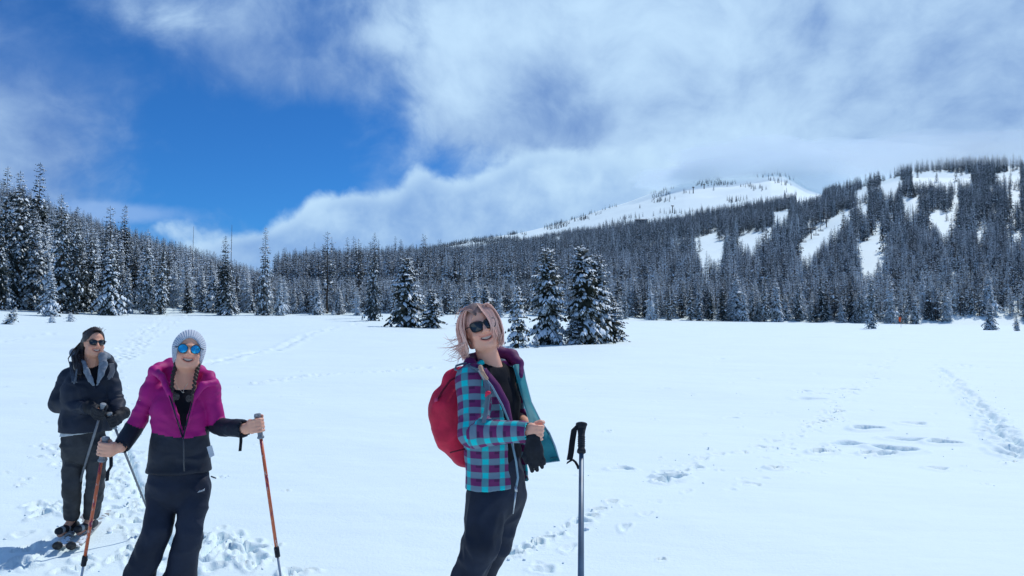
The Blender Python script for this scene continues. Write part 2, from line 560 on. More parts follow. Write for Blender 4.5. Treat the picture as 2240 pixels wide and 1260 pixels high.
M_needle = needle_material('needles', (0.030, 0.040, 0.036), (0.42, 0.49, 0.56), 0.15)
M_needle_clump = needle_material('needles_clump', (0.036, 0.042, 0.032), (0.36, 0.42, 0.46), 0.06)
M_needle_dark = needle_material('needles_dark', (0.020, 0.029, 0.028), (0.32, 0.38, 0.45), 0.07)
M_needle_far = needle_material('needles_far', (0.024, 0.035, 0.040), (0.30, 0.37, 0.46), 0.10)
M_needle_rime = needle_material('needles_rime', (0.060, 0.075, 0.075), (0.55, 0.63, 0.70), 0.30)
M_tsnow = mat('tree_snow', (0.76, 0.85, 0.91), 0.6, 0.2)
M_bark = mat('bark', (0.085, 0.07, 0.06), 0.9, 0.1, vary=0.5, vscale=6, bump=(12, .6, .02))
M_deadwood = mat('dead_wood', (0.16, 0.15, 0.145), 0.9, 0.1, vary=0.4, vscale=5)


class MB:
    def __init__(self):
        self.v, self.f = [], []

    def add(self, vs_, fs_):
        o = len(self.v)
        self.v.extend(vs_)
        self.f.extend([tuple(i + o for i in f) for f in fs_])

    def tube(self, pts, rad, seg=6, cap=True):
        """tapered tube through pts"""
        pts = [Vector(p) for p in pts]
        if not hasattr(rad, '__len__'):
            rad = [rad] * len(pts)
        o = len(self.v)
        nrm = None
        for i, p in enumerate(pts):
            t = (pts[min(i + 1, len(pts) - 1)] - pts[max(i - 1, 0)]).normalized()
            if nrm is None:
                nrm = t.orthogonal().normalized()
            else:
                nrm = (nrm - t * nrm.dot(t)).normalized()
            bn = t.cross(nrm)
            for s in range(seg):
                a = 2 * math.pi * s / seg
                self.v.append(p + (nrm * math.cos(a) + bn * math.sin(a)) * rad[i])
        for i in range(len(pts) - 1):
            for s in range(seg):
                s2 = (s + 1) % seg
                self.f.append((o + i * seg + s, o + i * seg + s2, o + (i + 1) * seg + s2, o + (i + 1) * seg + s))
        if cap:
            self.f.append(tuple(o + s for s in range(seg))[::-1])
            self.f.append(tuple(o + (len(pts) - 1) * seg + s for s in range(seg)))

    def mesh(self, name, mats, smooth=True):
        return mesh_from(name, self.v, self.f, mats if isinstance(mats, (list, tuple)) else [mats], smooth)


def conifer(seed, H, R, gap, per, nodes, snow, droop=0.35, bare=0.06, shape=0.85, mats=None, ragged=0.3, twigw=1.0):
    """one snow-laden conifer: meshes of trunk, needle sprays and snow pads. H height, R crown radius, gap between whorls,
    per branches per whorl, nodes twig pairs per branch, snow share of twigs that carry a pad"""
    r_ = random.Random(seed)
    tr, cr, sn = MB(), MB(), MB()
    wob = [(r_.uniform(-1, 1) * H * .006, r_.uniform(-1, 1) * H * .006) for _ in range(6)]
    tp, trad = [], []
    for i in range(6):
        t = i / 5
        tp.append(Vector((wob[i][0] * (i > 0), wob[i][1] * (i > 0), t * H - (0.4 if i == 0 else 0))))
        trad.append(max(0.011 * H * (1 - t) ** 0.9, 0.006 * 1.2))
    tr.tube(tp, trad, 7)

    def axis(z):
        t = min(max(z / H, 0), 1) * 5
        i = min(int(t), 4)
        return tp[max(i, 0)].lerp(tp[i + 1], t - i)
    z = H * bare
    lump = [r_.uniform(1 - ragged, 1 + ragged) for _ in range(40)]
    while z < H * 0.985:
        t = z / H
        prof = (1 - t) ** shape
        prof *= min(1.0, 0.72 + (t - bare) * 2.2)
        L0 = R * prof * lump[int(t * 39)] + 0.12 * H / 14
        n = max(3, int(per * (0.65 + 0.35 * (1 - t)) + r_.uniform(-.5, .9)))
        ph = r_.uniform(0, 6.28)
        for k in range(n):
            L = L0 * r_.uniform(0.55, 1.15)
            if r_.random() < 0.05:
                continue
            a = ph + 6.283 * k / n + r_.uniform(-.35, .35)
            d = Vector((math.cos(a), math.sin(a), 0))
            sd = Vector((-d.y, d.x, 0))
            rise = 0.55 * t - 0.12 + r_.uniform(-.12, .12)
            dr = droop * (1.15 - t) * r_.uniform(.7, 1.35)
            b0 = axis(z + r_.uniform(-.3, .3) * gap)
            m = max(2, int(round(nodes * (0.35 + 0.65 * min(1, L / R)))))
            heavy = r_.random() < snow * 1.1

            def at_(s):
                return b0 + d * (L * s) + Vector((0, 0, L * (rise * s - dr * s * s * 1.0 + 0.12 * dr * max(0, s - .75))))
            for j in range(1, m + 1):
                s = (j + r_.uniform(-.3, .3)) / m
                s = min(max(s, .12), 1.0)
                p = at_(s)
                q = at_(min(1.06, s + .16))
                fw = (q - p).normalized() if (q - p).length > 1e-6 else d
                tl = (0.34 * L * (1.08 - s) + 0.10 * L + 0.05) * r_.uniform(.75, 1.25)
                w = tl * 0.30 * twigw
                for side in ((-1, 1) if j < m else (-1, 0, 1)):
                    dv = (fw * (1.0 if side == 0 else .75) + sd * side * .75 + Vector((0, 0, -.30 - .25 * r_.random() - .25 * droop))).normalized()
                    wv_ = dv.cross(Vector((0, 0, 1))).normalized() * w
                    mid = p + dv * tl * .5 + Vector((0, 0, tl * .06))
                    tip = p + dv * tl + Vector((0, 0, -tl * .10))
                    cr.add([p, mid + wv_ - Vector((0, 0, w * .55)), tip, mid - wv_ - Vector((0, 0, w * .55)), mid + Vector((0, 0, w * .25))],
                           [(0, 1, 4), (1, 2, 4), (2, 3, 4), (3, 0, 4)])
                    if s > .22 and r_.random() < (snow * 1.35 if heavy else snow * .45):
                        up = Vector((0, 0, w * .9 + .015))
                        a0, a2 = p.lerp(tip, .05), p.lerp(tip, .98)
                        sn.add([a0 + up * .35, mid + wv_ * .95 + up * .10, a2 + up * .1, mid - wv_ * .95 + up * .10, mid + up * 1.15],
                               [(0, 1, 4), (1, 2, 4), (2, 3, 4), (3, 0, 4)])
        z += gap * r_.uniform(.75, 1.25) * (0.62 + 0.5 * (1 - t))
    top = axis(H)
    cr.add([top + Vector((0, 0, .10)), top + Vector((.05, 0, -.25)), top + Vector((-.03, .045, -.25)), top + Vector((-.03, -.045, -.25))], [(0, 1, 2), (0, 2, 3), (0, 3, 1)])
    nm, sm = mats or (M_needle, M_tsnow)
    return tr.mesh('trunk', M_bark), cr.mesh('crown', nm, False), sn.mesh('branch_snow', sm, True)


def snag(seed, H):
    """a dead, nearly bare trunk with stubs"""
    r_ = random.Random(seed)
    tr, st = MB(), MB()
    tr.tube([(0, 0, -.4), (r_.uniform(-.1, .1), r_.uniform(-.1, .1), H * .5), (r_.uniform(-.2, .2), 0, H)], [.012 * H, .008 * H, .003 * H], 6)
    for i in range(34):
        z = H * r_.uniform(.25, .97)
        a = r_.uniform(0, 6.28)
        L = r_.uniform(.25, 1.0) * (1.2 - z / H)
        st.tube([(0, 0, z), (math.cos(a) * L, math.sin(a) * L, z - .2 * L * r_.uniform(-.5, 1.5))], [.025, .008], 3, False)
    return tr.mesh('trunk', M_deadwood), st.mesh('bare_branches', M_deadwood), None


def by_pixel(px, ybase, ytop, d=None):
    """ground point on the line of sight to the foot of a tree, and its height"""
    x = (px - CX) / F
    if d is None:
        ds = np.arange(20, 420, .5)
        zz = terrain(x * ds, ds)
        ypx = 705 - (zz - EYE) / ds * F
        ok = np.where(ypx <= ybase)[0]
        d = float(ds[ok[0]]) if len(ok) else float(ds[np.argmin(ypx)])
    return x * d, d, (ybase - ytop) / F * d


LIB = {
    # narrow tall hemlocks and pines of the left-hand wood
    'tall': [conifer(100 + i, 15, 2.1, .40, 7, 4, .42, .62, .05, .62, (M_needle, M_tsnow), .30, 1.25) for i in range(5)],
    'dark': [conifer(130 + i, 14, 2.0, .36, 7, 4, .24, .55, .03, .62, (M_needle_dark, M_tsnow), .26, 1.25) for i in range(3)],
    'snowy': [conifer(160 + i, 9, 2.1, .32, 8, 5, .66, .65, .02, .75, (M_needle, M_tsnow), .22, 1.2) for i in range(4)],
    'rime': [conifer(190 + i, 12, 1.9, .36, 7, 4, .50, .58, .03, .68, (M_needle_rime, M_tsnow), .32, 1.2) for i in range(4)],
    # the near clump in the meadow: bushier, more twigs
    'clump': [conifer(220 + i, 8, 1.85, .25, 8, 7, .50, .50, .05, .50, (M_needle_clump, M_tsnow), .24, 1.1) for i in range(4)],
    'sapling': [conifer(250 + i, 2.6, .75, .15, 7, 5, .60, .55, .02, .75, (M_needle_clump, M_tsnow), .22, 1.1) for i in range(3)],
    'sparse': [conifer(280 + i, 14, 1.25, .50, 6, 3, .25, .45, .25, .45, (M_needle_dark, M_tsnow), .45, 1.2) for i in range(3)],
    'bent': [conifer(310 + i, 1.2, .75, .13, 7, 4, .85, .9, .02, .5, (M_needle_rime, M_tsnow), .3) for i in range(2)],
    'snag': [snag(340 + i, 13) for i in range(2)],
}
LIB_H = {'tall': 15, 'dark': 14, 'snowy': 9, 'rime': 12, 'clump': 8, 'sapling': 2.6, 'sparse': 14, 'bent': 1.2, 'snag': 13}
# lighter meshes for the woods that are built as one mass
LOW = [conifer(400 + i, 14, 2.15, .62, 6, 2, .28, .50, .03, .78, (M_needle_far, M_tsnow), .28, 1.7) for i in range(4)] + \
      [conifer(420 + i, 14, 2.1, .60, 6, 2, .50, .55, .03, .80, (M_needle_rime, M_tsnow), .28, 1.6) for i in range(3)]


def joined(parts, name):
    vs_, fs_, ms, fm = [], [], [], []
    for me in parts:
        if me is None:
            continue
        o = len(vs_)
        vs_.extend([tuple(v.co) for v in me.vertices])
        mi = len(ms)
        ms.append(me.materials[0])
        for p in me.polygons:
            fs_.append([i + o for i in p.vertices])
            fm.append(mi)
    return mesh_from(name, vs_, fs_, ms, False, fm)


LOWM = [joined(p, 'forest_tree') for p in LOW]
print('low tris', [len(m.polygons) for m in LOWM], 'hi', {k_: [len(p[1].polygons) + (len(p[2].polygons) if p[2] else 0) for p in v] for k_, v in LIB.items()})

tree_count = {}


def plant(kind, x, y, H, label, group=None, name=None, wide=1.0, lean=0.0, variant=None, cat='tree', rot=None, sink=0.0):
    parts = LIB[kind][(variant if variant is not None else rng.integers(100)) % len(LIB[kind])]
    root = empty(name or ('dead_tree' if kind == 'snag' else 'conifer_tree'), (x, y, tz(x, y) - sink))
    s = H / LIB_H[kind]
    root.scale = (s * wide, s * wide, s)
    root.rotation_euler = (rng.normal() * .012 + lean, rng.normal() * .012 + lean, rng.uniform(0, 6.28) if rot is None else rot)
    tag(root, label, cat, group)
    for nm, me in zip(('trunk', 'bare_branches' if kind == 'snag' else 'crown', 'branch_snow'), parts):
        if me is not None:
            o = link(nm, me, root)
            if nm != 'trunk':
                o['kind'] = 'stuff'
    planted.append((x, y, H))
    return root


planted = []


def plant_px(kind, px, ybase, ytop, label, d=None, **kw):
    x, y, H = by_pixel(px, ybase, ytop, d)
    return plant(kind, x, y, H, label, **kw)


# trees one can point at
NOTABLE = [
    # kind, px, base, top, distance, wide, label
    ('clump', 1200, 757, 541, None, 1.0, 'tall bushy thick-trunked conifer at the left side of the meadow clump'),
    ('clump', 1277, 757, 536, None, 1.05, 'tallest conifer of the meadow clump with heavily loaded left boughs'),
    ('clump', 1307, 754, 556, None, .95, 'conifer just behind the right shoulder of the tallest tree in the meadow clump'),
    ('clump', 1335, 751, 648, None, 1.6, 'short snow-covered conifer at the right end of the meadow clump'),
    ('clump', 1255, 759, 690, None, 1.7, 'low snowy bough-heavy conifer at the foot of the tallest clump tree'),
    ('sapling', 1134, 764, 628, None, 1.0, 'slim young conifer standing alone just left of the meadow clump'),
    ('sapling', 1173, 766, 735, None, 1.3, 'tiny sapling at the foot of the thick-trunked clump tree'),
    ('clump', 888, 716, 562, None, 1.15, 'broad snowy conifer standing forward of the wood, left of the woman in plaid'),
    ('clump', 943, 718, 632, None, 1.5, 'shorter snowy conifer standing close left of the woman in plaid'),
    ('clump', 1022, 712, 640, None, 1.4, 'snowy conifer whose crown rises behind the plaid woman\'s head'),
    ('clump', 1062, 716, 625, None, 1.2, 'snowy conifer just right of the plaid woman\'s head'),
    ('tall', 577, 690, 497, None, .85, 'lone tall pointed spire conifer against the cloud in the middle of the wood'),
    ('sparse', 716, 686, 506, None, 1.3, 'thin ragged tall conifer standing above the low middle of the wood'),
    ('dark', 815, 701, 507, None, .75, 'tall narrow dark conifer in front of the foot of the forested mountain'),
    ('sparse', 808, 697, 528, None, .8, 'thin twin conifer pressed against the tall dark one at the mountain foot'),
    ('sparse', 759, 686, 531, 150, .8, 'slight thin-topped conifer between two taller ones in the middle of the wood'),
    ('sparse', 786, 686, 534, 150, 1.2, 'thin conifer with a small open crown just left of the tall dark one'),
    ('dark', 492, 690, 515, None, .95, 'dark tall conifer with a snow-laden lower skirt in the left wood'),
    ('snowy', 492, 690, 612, None, 1.5, 'wide low snow-laden conifer at the foot of the dark tall one'),
    ('sparse', 242, 688, 450, None, 1.3, 'thin bare-stemmed conifer rising clear of the left wood into blue sky'),
    ('snowy', 240, 689, 528, None, .95, 'thickly snow-laden broad conifer in the left wood behind the trail'),
    ('snowy', 110, 690, 585, None, 1.0, 'snow-frosted conifer at the edge of the left wood'),
    ('tall', 38, 672, 372, None, 1.1, 'tallest conifer near the left end of the wood'),
    ('tall', 8, 668, 362, None, .9, 'very tall conifer at the far left end of the wood'),
    ('dark', 70, 676, 372, 112, .9, 'twin-like tall conifer right of the tallest on the left'),
    ('tall', 130, 684, 424, None, 1.05, 'tall conifer with a ragged dark crown in the left wood'),
    ('dark', 160, 686, 450, None, .8, 'narrow dark-topped tall conifer in the left wood beside the ragged one'),
    ('tall', 318, 687, 500, None, .9, 'tall dark-crowned conifer in the middle of the left wood'),
    ('tall', 352, 688, 520, None, .8, 'straight dark-stemmed conifer in the left wood'),
    ('dark', 268, 688, 478, 135, .85, 'bushy dark-topped conifer on the left hill behind the snow-laden one'),
    ('snowy', 612, 690, 600, None, .7, 'short snow-dusted conifer just right of the lone tall spire'),
    ('tall', 1905, 720, 598, None, 1.0, 'grey snow-dusted conifer behind the orange flag marker'),
    ('snowy', 2165, 722, 655, None, 1.1, 'rounded snowy conifer in the gap at the right edge of the meadow'),
    ('rime', 2128, 705, 640, 245, .6, 'slim rime-white young conifer left of the rounded snowy one'),
    ('rime', 2100, 704, 655, 240, .6, 'slimmest rime-white young conifer in the gap in the right-hand wood'),
    ('sapling', 2222, 724, 690, None, 1.0, 'small snowy sapling at the far right edge of the meadow'),
    ('sapling', 20, 709, 668, None, 1.5, 'snow-bent sapling lying over at the left edge of the meadow'),
    ('bent', 115, 706, 690, None, 1.2, 'low snow-buried sapling mound in front of the left wood'),
    ('bent', 155, 702, 684, None, 1.1, 'smaller snow-buried sapling mound just right of the other mound'),
    ('bent', 730, 690, 679, None, 1.0, 'little snow lump of a sapling in front of the middle wood'),
]
for (kd, px, yb_, yt_, dd, wd, lab) in NOTABLE:
    plant_px(kd, px, yb_, yt_, lab, dd, wide=wd, lean=0.35 if 'bent sapling' in lab else 0.0, name='sapling' if kd in ('sapling', 'bent') else None)

KIND_LOOK = {'tall': 'snow-dusted tall conifer', 'rime': 'rime-whitened conifer', 'dark': 'dark-needled conifer', 'snowy': 'broad snow-laden conifer'}
PLACES = [(90, 'at the far left end of the wood'), (300, 'in the wood above the dark-clad person'), (480, 'in the wood above the person in the pale beanie'),
          (660, 'in the wood round the lone tall spire'), (830, 'in the low middle of the wood'), (1130, 'in the wood behind the person in plaid'),
          (1400, 'in the wood behind the meadow clump'), (1700, 'in the wood below the leftmost piste'), (1930, 'in the wood below the ski lift'), (9999, 'in the wood round the orange flag')]


def wood_label(kd, px):
    return '%s among alike ones %s' % (KIND_LOOK[kd], next(t for lim, t in PLACES if px < lim))


SNAG = 'dead bare trunk standing among the conifers left of the mountain'


def top_line(px):
    return np.interp(px, [-60, 0, 60, 130, 250, 330, 450, 560, 640, 720, 830, 1000, 1200, 1400, 2300], [362, 380, 392, 440, 482, 512, 545, 585, 604, 604, 600, 604, 604, 598, 585])


def wood(n, px0, px1, back, kinds, hmin, hmax, grp, seed, skip=None):
    r_ = np.random.default_rng(seed)
    done = tries = 0
    while done < n and tries < n * 30:
        tries += 1
        px = r_.uniform(px0, px1)
        df = float(np.interp(px, _c, _df))
        d = df + back * r_.random() ** 1.6 - 2
        x, y = (px - CX) / F * d, d
        H = r_.uniform(hmin, hmax) * (1.0 if r_.random() > .25 else .55)
        z0 = tz(x, y)
        ytop = 705 - (z0 + H - EYE) / d * F
        lim = top_line(px) + r_.uniform(-6, 60)
        if ytop < lim:
            H = (z0 * 0 + EYE + (705 - lim) / F * d - z0)
        if H < 2.0 or any((x - a) ** 2 + (y - b) ** 2 < 1.1 ** 2 for a, b, _ in planted):
            continue
        if skip and skip(px, 705 - (z0 - EYE) / d * F, H / d * F):
            continue
        kd = kinds[r_.integers(len(kinds))]
        if H < 4.5:
            kd = 'snowy'
        lab = wood_label(kd, px)
        plant(kd, x, y, H, lab, lab.replace(' among alike ones', 's').replace('conifers', 'conifers'), wide=r_.uniform(.8, 1.15) * (1.25 if H < 7 and kd != 'snowy' else 1.0) * (1.0 if kd != 'snowy' or H > 6 else 1.15))
        done += 1


gap_right = lambda px, yb_, h: 2085 < px < 2235 and yb_ > 694
wood(95, -40, 600, 60, ['tall', 'tall', 'rime', 'snowy', 'rime', 'dark'], 8, 14, 'conifers of the left wood', 11)
wood(55, 590, 1130, 45, ['tall', 'rime', 'rime', 'snowy', 'tall'], 6, 12, 'conifers of the middle wood', 12)
wood(100, 1350, 2290, 18, ['tall', 'rime', 'tall', 'dark', 'snowy', 'rime'], 8, 14, 'conifers of the right-hand wood', 13, gap_right)
for (px, yb_, yt_) in [(948, 690, 552), (955, 690, 566), (503, 688, 508), (419, 688, 520), (725, 688, 532), (620, 688, 570), (660, 688, 560), (735, 690, 560), (765, 690, 572)]:
    plant_px('snag', px, yb_, yt_, SNAG, 150, group='dead trunks in the wood', wide=.55)


# ---- the woods behind, one mass each
def inside(px, py, poly):
    c = False
    n = len(poly)
    for i in range(n):
        (x1, y1), (x2, y2) = poly[i], poly[(i + 1) % n]
        if (y1 > py) != (y2 > py) and px < (x2 - x1) * (py - y1) / (y2 - y1) + x1:
            c = not c
    return c


# pistes and open slopes of the mountain, as measured in the photo
OPEN = [
    [(1514, 523), (1572, 508), (1574, 530), (1610, 520), (1660, 510), (1695, 505), (1692, 518), (1655, 533), (1650, 545), (1612, 530), (1590, 532), (1578, 575), (1535, 578)],
    [(1742, 545), (1765, 520), (1800, 495), (1835, 468), (1880, 450), (1905, 442), (1905, 462), (1870, 465), (1838, 492), (1828, 505), (1800, 535), (1770, 570), (1755, 570)],
    [(1868, 540), (1890, 530), (1915, 520), (1918, 490), (1932, 488), (1930, 530), (1980, 528), (1980, 538), (1935, 545), (1925, 575), (1900, 600), (1885, 565)],
    [(1990, 380), (2060, 375), (2135, 380), (2132, 394), (2075, 401), (2010, 396)], [(1978, 434), (2012, 430), (2020, 450), (1985, 460)], [(1928, 404), (1950, 388), (1976, 392), (1968, 412), (1945, 424)],
    [(2030, 472), (2095, 470), (2095, 490), (2085, 500), (2075, 520), (2052, 500)],
    [(2138, 500), (2165, 510), (2170, 520), (2140, 525)], [(2200, 515), (2240, 510), (2240, 528), (2205, 528)],
    [(2205, 425), (2240, 415), (2240, 448), (2222, 440)], [(2180, 378), (2240, 372), (2240, 388), (2185, 392)],
    [(1690, 465), (1740, 455), (1720, 475), (1695, 480)], [(1745, 440), (1800, 425), (1810, 412), (1780, 418), (1745, 428)],
    [(1870, 425), (1900, 405), (1905, 415), (1880, 432)], [(2085, 440), (2100, 415), (2105, 440), (2090, 455)],
    [(1400, 487), (1450, 480), (1450, 484), (1400, 492)], [(1195, 522), (1230, 518), (1228, 527), (1200, 528)],
    [(905, 572), (935, 568), (935, 576), (908, 578)],
]
BOX = [(min(p[0] for p in o), max(p[0] for p in o), min(p[1] for p in o), max(p[1] for p in o)) for o in OPEN]


def clear(px, py):
    return any(b[0] <= px <= b[1] and b[2] <= py <= b[3] and inside(px, py, o) for b, o in zip(BOX, OPEN))


def scatter(n, px0, px1, dlo, dhi, hlo, hhi, seed, variants, dens=None, use_top=None):
    r_ = np.random.default_rng(seed)
    u = r_.uniform((px0 - CX) / F, (px1 - CX) / F, n)
    lo = np.interp(u * F + CX, _c, dlo if hasattr(dlo, '__len__') else np.full(len(_c), dlo))
    hi = np.interp(u * F + CX, _c, dhi if hasattr(dhi, '__len__') else np.full(len(_c), dhi))
    d = np.sqrt(lo ** 2 + (hi ** 2 - lo ** 2) * r_.random(n))
    x, y = u * d, d
    z = terrain(x, y)
    H = r_.uniform(hlo, hhi, n)
    px = u * F + CX
    yb_ = 705 - (z - EYE) / d * F
    hp = H / d * F
    out = []
    for i in range(n):
        if use_top is not None and yb_[i] > 650 - 200 * (px[i] < 600):
            lim = top_line(px[i]) + r_.uniform(-4, 25)
            if yb_[i] - hp[i] < lim:
                hp[i] = yb_[i] - lim
                H[i] = hp[i] / F * d[i]
                if H[i] < 4:
                    continue
        if dens is not None and r_.random() > dens(px[i], yb_[i], d[i]):
            continue
        if r_.random() > .010 and (clear(px[i], yb_[i]) or clear(px[i], yb_[i] - hp[i] * .35) or clear(px[i], yb_[i] - hp[i] * .75)):
            continue
        out.append((x[i], y[i], z[i] - .3, H[i] / 14.0, r_.uniform(0, 6.28), variants[r_.integers(len(variants))]))
    return out


lib_col = bpy.data.collections.new('forest_library')
for i, me in enumerate(LOWM):
    o = bpy.data.objects.new('forest_tree_%02d' % i, me)
    lib_col.objects.link(o)

gn = bpy.data.node_groups.new('forest_scatter', 'GeometryNodeTree')
gn.interface.new_socket('Geometry', in_out='INPUT', socket_type='NodeSocketGeometry')
gn.interface.new_socket('Geometry', in_out='OUTPUT', socket_type='NodeSocketGeometry')
gi, go = gn.nodes.new('NodeGroupInput'), gn.nodes.new('NodeGroupOutput')
iop = gn.nodes.new('GeometryNodeInstanceOnPoints')
ci = gn.nodes.new('GeometryNodeCollectionInfo')
ci.inputs['Collection'].default_value = lib_col
ci.inputs['Separate Children'].default_value = True
ci.inputs['Reset Children'].default_value = True


def named(nm, typ):
    nd = gn.nodes.new('GeometryNodeInputNamedAttribute')
    nd.data_type = typ
    nd.inputs['Name'].default_value = nm
    return nd.outputs['Attribute']


gn.links.new(gi.outputs[0], iop.inputs['Points'])
gn.links.new(ci.outputs[0], iop.inputs['Instance'])
iop.inputs['Pick Instance'].default_value = True
gn.links.new(named('variant', 'INT'), iop.inputs['Instance Index'])
gn.links.new(named('turn', 'FLOAT_VECTOR'), iop.inputs['Rotation'])
gn.links.new(named('size', 'FLOAT_VECTOR'), iop.inputs['Scale'])
gn.links.new(iop.outputs[0], go.inputs[0])


def forest(name, pts, seed):
    r_ = np.random.default_rng(seed)
    me = bpy.data.meshes.new(name)
    P = np.array(pts)
    n = len(P)
    me.vertices.add(n)
    me.vertices.foreach_set('co', P[:, :3].astype(np.float32).ravel())
    a = me.attributes.new('variant', 'INT', 'POINT')
    a.data.foreach_set('value', P[:, 5].astype(np.int32))
    a = me.attributes.new('turn', 'FLOAT_VECTOR', 'POINT')
    tv = np.zeros((n, 3), np.float32)
    tv[:, 0:2] = r_.normal(0, .015, (n, 2))
    tv[:, 2] = P[:, 4]
    a.data.foreach_set('vector', tv.ravel())
    a = me.attributes.new('size', 'FLOAT_VECTOR', 'POINT')
    sv = np.repeat(P[:, 3:4], 3, 1).astype(np.float32)
    sv[:, 0:2] *= (r_.uniform(.8, 1.3, (n, 1)) * np.clip(1.0 / np.maximum(P[:, 3:4], .3), 1.0, 1.5)).astype(np.float32)
    a.data.foreach_set('vector', sv.ravel())
    o = link(name, me)
    md = o.modifiers.new('scatter', 'NODES')
    md.node_group = gn
    tag(o, kind='stuff')
    print(name, n)
    return o


forest('forest', scatter(3900, -720, 900, _df + 7, np.maximum(_dc + 30, _df + 120), 7, 14, 21, [0, 1, 2, 3, 4, 5, 6], use_top=True), 1)
forest('forest', scatter(5600, 640, 2860, _df + 4, _df + 150, 7, 13.5, 22, [0, 1, 2, 3, 4, 5, 6], use_top=True,
                         dens=lambda px, yb_, d: 0.0 if (2085 < px < 2235 and yb_ > 692) else 1.0), 2)


def dens_a(px, yb_, d):
    thin = vnoise(np.array([[px * .012, yb_ * .03, 0.5]]), 9)[0]
    up = np.clip((420 - yb_) / 60, 0, 1) * (px > 1650)
    if 1740 < px < 1985 and yb_ < 425:
        return .32
    return 1.0 - up * (0.10 + .75 * (thin < -0.22))


forest('forest', scatter(27000, 600, 2860, _df + 90, _da + 90, 6.5, 17, 23, [0, 1, 2, 3, 0, 1, 2, 3, 5], dens=dens_a), 3)


def dens_b(px, yb_, d):
    c = fbm(np.array([[px * .018, yb_ * .075, 0.0]]), 3, 4)[0]
    ridge = np.interp(px, _cb, _yb)
    near_ridge = np.clip(1 - abs(yb_ - ridge - 3) / 10, 0, 1) * (px < 1660)
    lowp = np.clip((1330 - px) / 220, 0, 1)
    return np.clip((c - .30) * 5.0 + near_ridge * (2.6 if c > -.05 else 0) + lowp * 2.7, 0, 1) * np.clip((1760 - px) / 120, 0.02, 1) * (1 if px < 1230 else .6)


forest('forest', scatter(13000, 700, 2300, _da + 60, 2520, 8, 15, 24, [0, 1, 2, 3], dens=dens_b), 4)

# ------------------------------------------------------------------ modelling by distance fields
def V(*a):
    return np.array(a, dtype=float) if len(a) > 1 else np.array(a[0], dtype=float)


